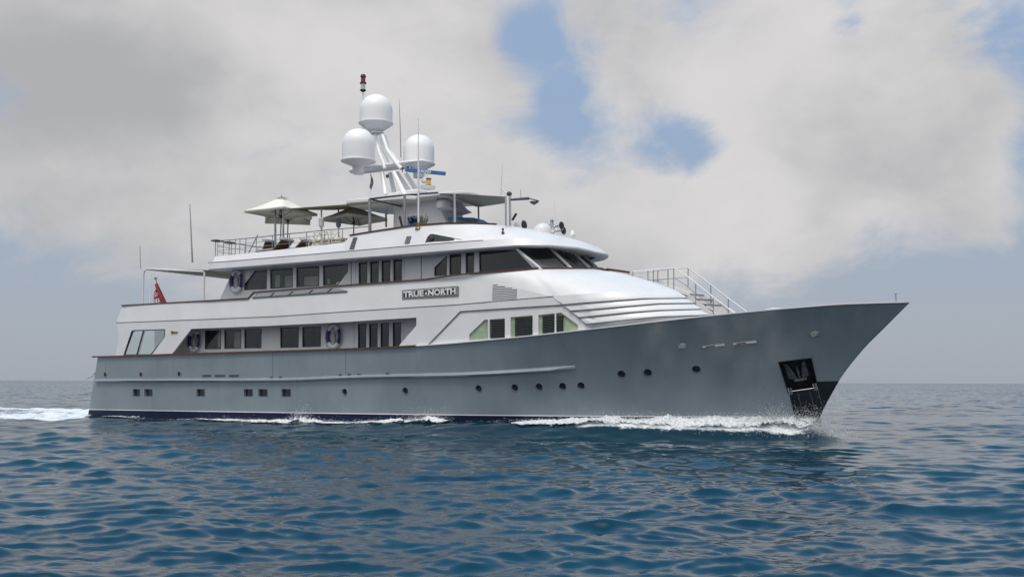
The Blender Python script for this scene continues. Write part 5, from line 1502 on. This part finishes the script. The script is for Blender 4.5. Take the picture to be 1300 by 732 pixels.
# ================================================================== THE SEA
class VNoise:
    """smooth lattice noise, vectorised"""
    def __init__(s, seed, n=256): s.n = n; s.g = np.random.default_rng(seed).random((n, n)).astype(np.float32)
    def __call__(s, x, y):
        xi = np.floor(x).astype(np.int64); yi = np.floor(y).astype(np.int64); fx = x - xi; fy = y - yi
        fx = fx*fx*(3-2*fx); fy = fy*fy*(3-2*fy); n = s.n
        a = s.g[xi % n, yi % n]; b = s.g[(xi+1) % n, yi % n]; c_ = s.g[xi % n, (yi+1) % n]; d = s.g[(xi+1) % n, (yi+1) % n]
        return (a*(1-fx)+b*fx)*(1-fy) + (c_*(1-fx)+d*fx)*fy
    def fbm(s, x, y, o=4, g=.5):
        t = 0; a = 1; m = 0
        for k in range(o): t = t + a*s(x*2**k + 17*k, y*2**k + 5*k); m += a; a *= g
        return t / m
VN = VNoise(3)
NW = 360
lam = np.exp(rng.uniform(np.log(.17), np.log(12.0), NW)); lam[:6] = [17, 14.5, 12.2, 10.5, 9.1, 8.2]
th = R(-95) + rng.normal(0, R(21), NW) + (rng.random(NW) < .10) * rng.uniform(-1.6, 1.6, NW)
th[:6] = R(-100) + rng.normal(0, R(20), 6)
kk = 2*np.pi/lam; ph = rng.uniform(0, 2*np.pi, NW)
slope = .83*(.030*np.exp(-(np.log(lam/.40)/.95)**2/2) + .0065*np.exp(-(np.log(lam/3.2)/.6)**2/2) + .004)
amp = slope / kk; kx, ky = np.cos(th)*kk, np.sin(th)*kk
def hb_np(x, z=0.1):
    xs_ = np.linspace(-2, 44, 400); tb = np.array([hb(v, z) if x_stern(z) < v < x_stem(z) else 0.0 for v in xs_]); return np.interp(x, xs_, tb)
HB_X = np.linspace(-2, 44, 400); HB_T = np.array([hb(v, .35) if x_stern(.35) < v < x_stem(.35) else 0.0 for v in HB_X])
BW = [(-12, 0), (-3, .14), (2, .27), (8, .26), (15, .24), (20, .33), (24, .50), (27, .58), (30, .62), (33, .67), (36, .70), (38, .66), (39.3, .50), (40.2, .18), (41.5, 0), (60, 0)]
BWX, BWZ = np.array([p[0] for p in BW]), np.array([p[1] for p in BW])
def ship_wave(lx, ly):
    hbw = np.interp(lx, HB_X, HB_T); o = np.abs(ly) - hbw
    o2 = np.maximum(o, 0); fall = np.where(lx > 39.5, np.hypot(ly, (lx-39.5)*1.2), o2)
    wd = 1.25 + .05*np.clip(40 - lx, 0, 25)
    h = np.interp(lx, BWX, BWZ) * np.exp(-(fall/wd)**2)
    # trough outside the bow wave, then the second low crest
    h = h - .16*np.interp(lx, BWX, BWZ)*np.exp(-((fall - 3.4)/1.3)**2) + .10*np.interp(lx, BWX, BWZ)*np.exp(-((fall - 6.2)/1.6)**2)
    return h, o
def sea_fn(X, Yw, spacing):
    r = np.hypot(X, Yw); dz = np.zeros_like(X); dx = np.zeros_like(X); dy = np.zeros_like(X)
    gust = .45 + 1.1*VN.fbm(X/14 + 50, Yw/22 + 9, 3)
    for i in range(NW):
        w_ = np.clip((lam[i]/spacing - 2.0)/2.0, 0, 1); ok = w_ > 0
        if not ok.any(): continue
        p = kx[i]*X[ok] + ky[i]*Yw[ok] + ph[i]; a = amp[i]*w_[ok]
        if lam[i] < 6: a = a*gust[ok]
        dz[ok] += a*np.sin(p); c_ = a*np.cos(p)*.80; dx[ok] += c_*np.cos(th[i]); dy[ok] += c_*np.sin(th[i])
    return dx, dy, dz
rad = [4.0]
while rad[-1] < 420: rad.append(rad[-1]*(1.0042 if rad[-1] > 9 else 1.02))
while rad[-1] < 40000: rad.append(rad[-1]*1.045)
rad = np.array(rad); dens = np.linspace(-46, 46, 1750); coarse = np.concatenate([np.linspace(46, 314, 100)[1:-1]])
ang = np.radians(np.concatenate([dens, coarse])); NA, NR2 = len(ang), len(rad)
RR, AA = np.meshgrid(rad, ang, indexing='ij')
X0 = (RR*np.sin(AA)).ravel(); Y0 = (RR*np.cos(AA)).ravel()
spc = np.maximum(RR*.0042, .025).ravel(); wide = (np.abs(np.mod(AA + np.pi, 2*np.pi) - np.pi) > R(46.5)).ravel(); spc[wide] = np.maximum(RR.ravel()[wide]*.045, .05)
dx, dy, dz = sea_fn(X0, Y0, spc)
LX = (X0-OX)*FX + (Y0-OY)*FY; LY = (X0-OX)*QX + (Y0-OY)*QY
sw, off = ship_wave(LX, LY)
calm = 1 - .45*np.exp(-np.maximum(off, 0)**2/9) * ((LX > -2) & (LX < 41))
Xs, Ys_, Zs_ = X0 + dx*calm, Y0 + dy*calm, dz*calm + sw
# foam density
n1 = VN.fbm(LX*.55, LY*.9, 4); n2 = VN.fbm(LX*1.7 + 40, LY*2.6 + 11, 4)
bands = np.zeros_like(LX)
def band(x0, x1, o0, o1, s, fx=1.2, fo=.35):
    a = np.clip((LX-x0)/fx, 0, 1)*np.clip((x1-LX)/fx, 0, 1); b = np.clip((off-o0)/fo+1, 0, 1)*np.clip((o1-off)/fo, 0, 1); return s*a*b
side = ((LX > .5) & (LX < 40.6))
bands = np.maximum(bands, band(30, 40.0, -1, 1.6, .92, 1.2, .7)*side)
bands = np.maximum(bands, band(24.5, 31, -1, .9, .55, 1.2, .6)*side)
bands = np.maximum(bands, band(9.5, 24.5, -1, 1.15, .92, 2, .8)*side)
bands = np.maximum(bands, band(2.0, 10, -1, .8, .45, 2, .6)*side)
# stern wake
ay = np.abs(LY); q = np.clip((1.5 - LX)/1.5, 0, 1)
wk_w = 5.0 + .16*np.maximum(-LX, 0)
wake = q*np.clip((wk_w + 1.2 - ay)/1.2, 0, 1)*np.exp(-np.maximum(-LX-10, 0)/40)*(.60 + .34*np.exp(-((ay - wk_w + .6)/1.3)**2))
bands = np.maximum(bands, wake*1.25)
foam = np.clip(bands, 0, 1)
Zs_ += foam*.10*(n2 - .35)*2 + q*.35*np.exp(-((LY)/2.2)**2 - ((LX + 2.5)/2.5)**2)*0 
verts = np.stack([Xs, Ys_, Zs_], 1)
far = (RR.ravel() > 3000); verts[far, 2] = 0
verts = np.vstack([verts, [[0, 0, 0]]]).astype(np.float32)
i0 = (np.arange(NR2-1)[:, None]*NA + np.arange(NA)[None, :]).ravel(); nxt = (np.arange(NR2-1)[:, None]*NA + (np.arange(NA)[None, :]+1) % NA).ravel()
quads = np.stack([i0, i0+NA, nxt+NA, nxt], 1)
cen_i = NR2*NA; tris = np.stack([np.full(NA, cen_i), np.arange(NA), (np.arange(NA)+1) % NA], 1)
me = bpy.data.meshes.new('sea'); me.vertices.add(len(verts)); me.vertices.foreach_set('co', verts.ravel())
loops = np.concatenate([quads.ravel(), tris.ravel()]).astype(np.int32); me.loops.add(len(loops)); me.loops.foreach_set('vertex_index', loops)
starts = np.concatenate([np.arange(len(quads))*4, len(quads)*4 + np.arange(len(tris))*3]).astype(np.int32)
me.polygons.add(len(starts)); me.polygons.foreach_set('loop_start', starts); me.update(calc_edges=True); me.validate()
fa_ = me.attributes.new('foam', 'FLOAT', 'POINT'); fa_.data.foreach_set('value', np.append(foam, 0).astype(np.float32))
me.shade_smooth()
def mat_sea():
    m = bpy.data.materials.new('sea_water'); m.use_nodes = True; t = NT(m.node_tree); b = t.n['Principled BSDF']
    co = t.new('ShaderNodeTexCoord').outputs['Object']
    a = t.noise(co, .12, 3, .5)
    water = t.mix(t.smooth(a, .3, .7), (.0008, .025, .047), (.0012, .035, .060))
    at = t.new('ShaderNodeAttribute', attribute_name='foam').outputs['Fac']
    fn = t.math('ADD', t.math('MULTIPLY', t.noise(co, 1.1, 9, .62, .6), .55), t.math('MULTIPLY', t.noise(co, 5.5, 7, .65, .8), .45))
    k = t.math('ADD', fn, t.math('MULTIPLY', t.math('SUBTRACT', at, .5), .75))
    mask = t.math('MULTIPLY', t.smooth(k, .50, .68), t.smooth(at, .02, .18))
    fcol = t.mix(t.smooth(fn, .35, .65), (.52, .58, .62), (.80, .82, .83))
    t.put(b.inputs['Base Color'], t.mix(mask, water, fcol))
    t.put(b.inputs['Roughness'], t.math('ADD', .03, t.math('MULTIPLY', mask, .75)))
    b.inputs['IOR'].default_value = 1.44
    mp = t.new('ShaderNodeMapping'); mp.inputs['Scale'].default_value = (.75, 1.75, 1); t.l.new(co, mp.inputs[0])
    h = t.math('ADD', t.math('MULTIPLY', t.noise(mp.outputs[0], 3.4, 6, .62, .4), .50), t.math('MULTIPLY', t.noise(mp.outputs[0], 11.0, 4, .6, .4), .20))
    bn = t.new('ShaderNodeBump'); bn.inputs['Strength'].default_value = 1.0; bn.inputs['Distance'].default_value = .0085
    h = t.math('ADD', h, t.math('MULTIPLY', mask, t.math('MULTIPLY', fn, 2.4)))
    dist = t.new('ShaderNodeVectorMath', operation='LENGTH'); t.l.new(co, dist.inputs[0])
    t.put(bn.inputs['Height'], h)
    # far wavelets too small for the mesh: tilt the facets themselves
    nz = t.new('ShaderNodeTexNoise'); nz.inputs['Scale'].default_value = 1.4; nz.inputs['Detail'].default_value = 5; nz.inputs['Roughness'].default_value = .55
    t.l.new(mp.outputs[0], nz.inputs['Vector'])
    sub = t.new('ShaderNodeVectorMath', operation='SUBTRACT'); t.l.new(nz.outputs['Color'], sub.inputs[0]); sub.inputs[1].default_value = (.5, .5, .5)
    flat = t.new('ShaderNodeVectorMath', operation='MULTIPLY'); t.l.new(sub.outputs[0], flat.inputs[0]); flat.inputs[1].default_value = (1, 1, 0)
    sc = t.new('ShaderNodeVectorMath', operation='SCALE'); t.l.new(flat.outputs[0], sc.inputs[0])
    t.put(sc.inputs['Scale'], t.math('ADD', t.math('MULTIPLY', t.smooth(dist.outputs['Value'], 25, 160), 1.05), t.math('MULTIPLY', t.smooth(dist.outputs['Value'], 100, 450), 1.5)))
    gn = t.new('ShaderNodeNewGeometry').outputs['Normal']
    ad = t.new('ShaderNodeVectorMath', operation='ADD'); t.l.new(gn, ad.inputs[0]); t.l.new(sc.outputs[0], ad.inputs[1])
    no = t.new('ShaderNodeVectorMath', operation='NORMALIZE'); t.l.new(ad.outputs[0], no.inputs[0])
    t.l.new(no.outputs[0], bn.inputs['Normal']); t.l.new(bn.outputs[0], b.inputs['Normal'])
    return m
me.materials.append(mat_sea())
sea = bpy.data.objects.new('sea', me); C.objects.link(sea); tag(sea, kind='structure')

# ---- broken white water along the hull
def surf(lx, ly):
    """world point of the undisturbed lumpy surface at yacht coordinates"""
    X = OX + lx*FX + ly*QX; Yw = OY + lx*FY + ly*QY
    ddx, ddy, ddz = sea_fn(X, Yw, np.full_like(X, .25)); s_, o_ = ship_wave(lx, ly)
    c_ = 1 - .45*np.exp(-np.maximum(o_, 0)**2/9)
    return X + ddx*c_, Yw + ddy*c_, ddz*c_ + s_
def mat_foam():
    m = bpy.data.materials.new('white_water'); m.use_nodes = True; t = NT(m.node_tree); b = t.n['Principled BSDF']
    co = t.new('ShaderNodeTexCoord').outputs['Object']
    n = t.noise(co, 9, 8, .7, .5); b.inputs['Roughness'].default_value = .8
    t.put(b.inputs['Base Color'], t.mix(t.smooth(n, .35, .62), (.50, .57, .61), (.86, .88, .89)))
    b.inputs['Subsurface Weight'].default_value = 0
    at = t.new('ShaderNodeAttribute', attribute_name='dens').outputs['Fac']
    k = t.math('ADD', t.noise(co, 6.0, 8, .68, .9), t.math('MULTIPLY', t.math('SUBTRACT', at, .5), .9))
    t.put(b.inputs['Alpha'], t.smooth(k, .46, .60))
    bn = t.new('ShaderNodeBump'); bn.inputs['Strength'].default_value = .9; bn.inputs['Distance'].default_value = .06
    t.put(bn.inputs['Height'], t.noise(co, 14, 6, .7)); t.l.new(bn.outputs[0], b.inputs['Normal'])
    return m
MF = mat_foam()
VB = VNoise(9)
def ribbon(name, label, x0, x1, width, height, seed, sg, dfn, hfn):
    nx = int((x1-x0)/.035); no = int(width/.035)
    sx, so = np.meshgrid(np.linspace(x0, x1, nx), np.linspace(-.12, width, no), indexing='ij')
    hbw = np.interp(sx, HB_X, HB_T); 
    wob = (VB.fbm(sx*.7 + seed, sx*0 + .5, 3) - .5)*.5
    ly = -(hbw + so + wob*np.clip(so, 0, 1))*sg
    X, Yw, Z_ = surf(sx.ravel(), ly.ravel())
    o_ = so/width; e = np.clip(o_*6 + .2, 0, 1)*np.clip((1-o_)/.35, 0, 1)
    l1 = VB.fbm(sx*1.5 + seed*3, so*2.2, 4, .55); l2 = VB.fbm(sx*6 + seed, so*7 + 3, 4, .6)
    lump = np.clip(l1*1.5 - .30, 0, 1.2)*(.55 + .9*np.abs(l2*2-1))
    A = hfn(sx)
    Z_ = Z_ + (A*height*lump*e).ravel() + .02
    X = X + ((l2 - .5)*.10*e).ravel(); D = dfn(sx, so)*np.clip((1-o_)/.45, 0, 1)*np.clip((sx-x0)/.9, 0, 1)*np.clip((x1-sx)/.5, 0, 1)
    v = np.stack([X, Yw, Z_], 1).astype(np.float32)
    ii = (np.arange(nx-1)[:, None]*no + np.arange(no-1)[None, :]).ravel(); f = np.stack([ii, ii+1, ii+no+1, ii+no], 1)
    me = bpy.data.meshes.new(name); me.vertices.add(len(v)); me.vertices.foreach_set('co', v.ravel()); me.loops.add(f.size); me.loops.foreach_set('vertex_index', f.ravel().astype(np.int32))
    me.polygons.add(len(f)); me.polygons.foreach_set('loop_start', (np.arange(len(f))*4).astype(np.int32)); me.update(calc_edges=True)
    at = me.attributes.new('dens', 'FLOAT', 'POINT'); at.data.foreach_set('value', D.ravel().astype(np.float32)); me.shade_smooth(); me.materials.append(MF)
    o = bpy.data.objects.new(name, me); C.objects.link(o); tag(o, label, 'foam', kind='stuff'); return o
BH = [(28, .25), (30, .7), (31.5, 1.0), (33, .8), (35, 1.0), (37, .9), (38.5, 1.6), (39.2, 1.5), (39.9, .5)]
MH = [(1.5, .2), (5, .45), (7, .15), (9, .3), (11, .4), (14.5, .7), (16, 1.3), (16.6, 2.1), (17.2, 1.1), (19, .5), (21, .6), (23, 1.4), (24, 1.5), (25, .4)]
gi = lambda t: (lambda x: np.interp(x, [p[0] for p in t], [p[1] for p in t]))
for sg, nm in ((1, 'starboard'), (-1, 'port')):
    ribbon('bow_wave', 'white breaking bow wave along the %s side of the bow' % nm, 27.5, 39.9, 1.45, .36, 4 + sg, sg, lambda x, o: np.interp(x, [27, 37, 39, 40], [.95, .95, .80, .55]) - .25*o, gi(BH))
    ribbon('side_wash', 'broken foam washing along the %s side amidships' % nm, 1.5, 25.2, 1.05, .24, 9 + sg, sg, lambda x, o: np.interp(x, [1.5, 3, 6, 8, 10, 11, 25], [.45, .6, .35, .4, .7, .80, .80]) + 0*o, gi(MH))
# spray: droplets thrown up by the breaking crests
def spray(name, label, clusters, n, seed, sg):
    g = np.random.default_rng(seed); w_ = np.array([c_[4] for c_ in clusters], float); pick = g.choice(len(clusters), n, p=w_/w_.sum())
    cl = np.array(clusters)[pick]; lx = cl[:, 0] + g.normal(0, 1, n)*cl[:, 1]; o_ = np.abs(g.normal(0, 1, n))*cl[:, 2] + .03
    ly = -(np.interp(lx, HB_X, HB_T) + o_)*sg; X, Yw, Z_ = surf(lx, ly); Z_ = Z_ + .05 + g.exponential(1, n)*cl[:, 3]*np.exp(-o_/1.2)
    r = g.uniform(.004, .013, n)*np.where(g.random(n) < .06, 1.8, 1)
    oct_ = np.array([[1,0,0],[-1,0,0],[0,1,0],[0,-1,0],[0,0,1],[0,0,-1]], float); of = np.array([[0,2,4],[2,1,4],[1,3,4],[3,0,4],[2,0,5],[1,2,5],[3,1,5],[0,3,5]])
    v = (np.stack([X, Yw, Z_], 1)[:, None, :] + oct_[None]*r[:, None, None]*g.uniform(.6, 1.5, (n, 6, 1))).reshape(-1, 3).astype(np.float32)
    f = (of[None] + np.arange(n)[:, None, None]*6).reshape(-1, 3); me = bpy.data.meshes.new(name)
    me.vertices.add(len(v)); me.vertices.foreach_set('co', v.ravel()); me.loops.add(f.size); me.loops.foreach_set('vertex_index', f.ravel().astype(np.int32))
    me.polygons.add(len(f)); me.polygons.foreach_set('loop_start', (np.arange(len(f))*3).astype(np.int32)); me.update(calc_edges=True); me.shade_smooth()
    me.materials.append(MSP); o = bpy.data.objects.new(name, me); C.objects.link(o); tag(o, label, 'spray', kind='stuff')
MSP = mat('spray_white', (.80, .82, .84), .6)
#            x     sx   so   h    weight
CLB = [(39.6, .45, .35, .26, 4), (38.6, .6, .5, .24, 5), (37.6, .7, .5, .14, 3), (36.5, 1.0, .5, .10, 2), (34.2, 1.2, .5, .09, 2.2), (31.6, 1.1, .4, .09, 1.8), (29.5, 1.0, .3, .04, .6)]
CLM = [(16.5, .35, .22, .22, 2.6), (16.8, .9, .4, .07, 1.5), (23.6, .6, .35, .16, 2.2), (20.5, 1.6, .4, .05, 1.2), (13.5, 1.6, .45, .05, 1.2)]
CLS = [(-.2, .5, .5, .16, 1)]
for sg, nm in ((1, 'starboard'), (-1, 'port')):
    spray('bow_spray', 'fine spray thrown up over the %s bow wave' % nm, CLB, 20000, 21 + sg, sg)
    spray('side_spray', 'spray leaping from the wash amidships to %s' % nm, CLM, 5000, 31 + sg, sg)
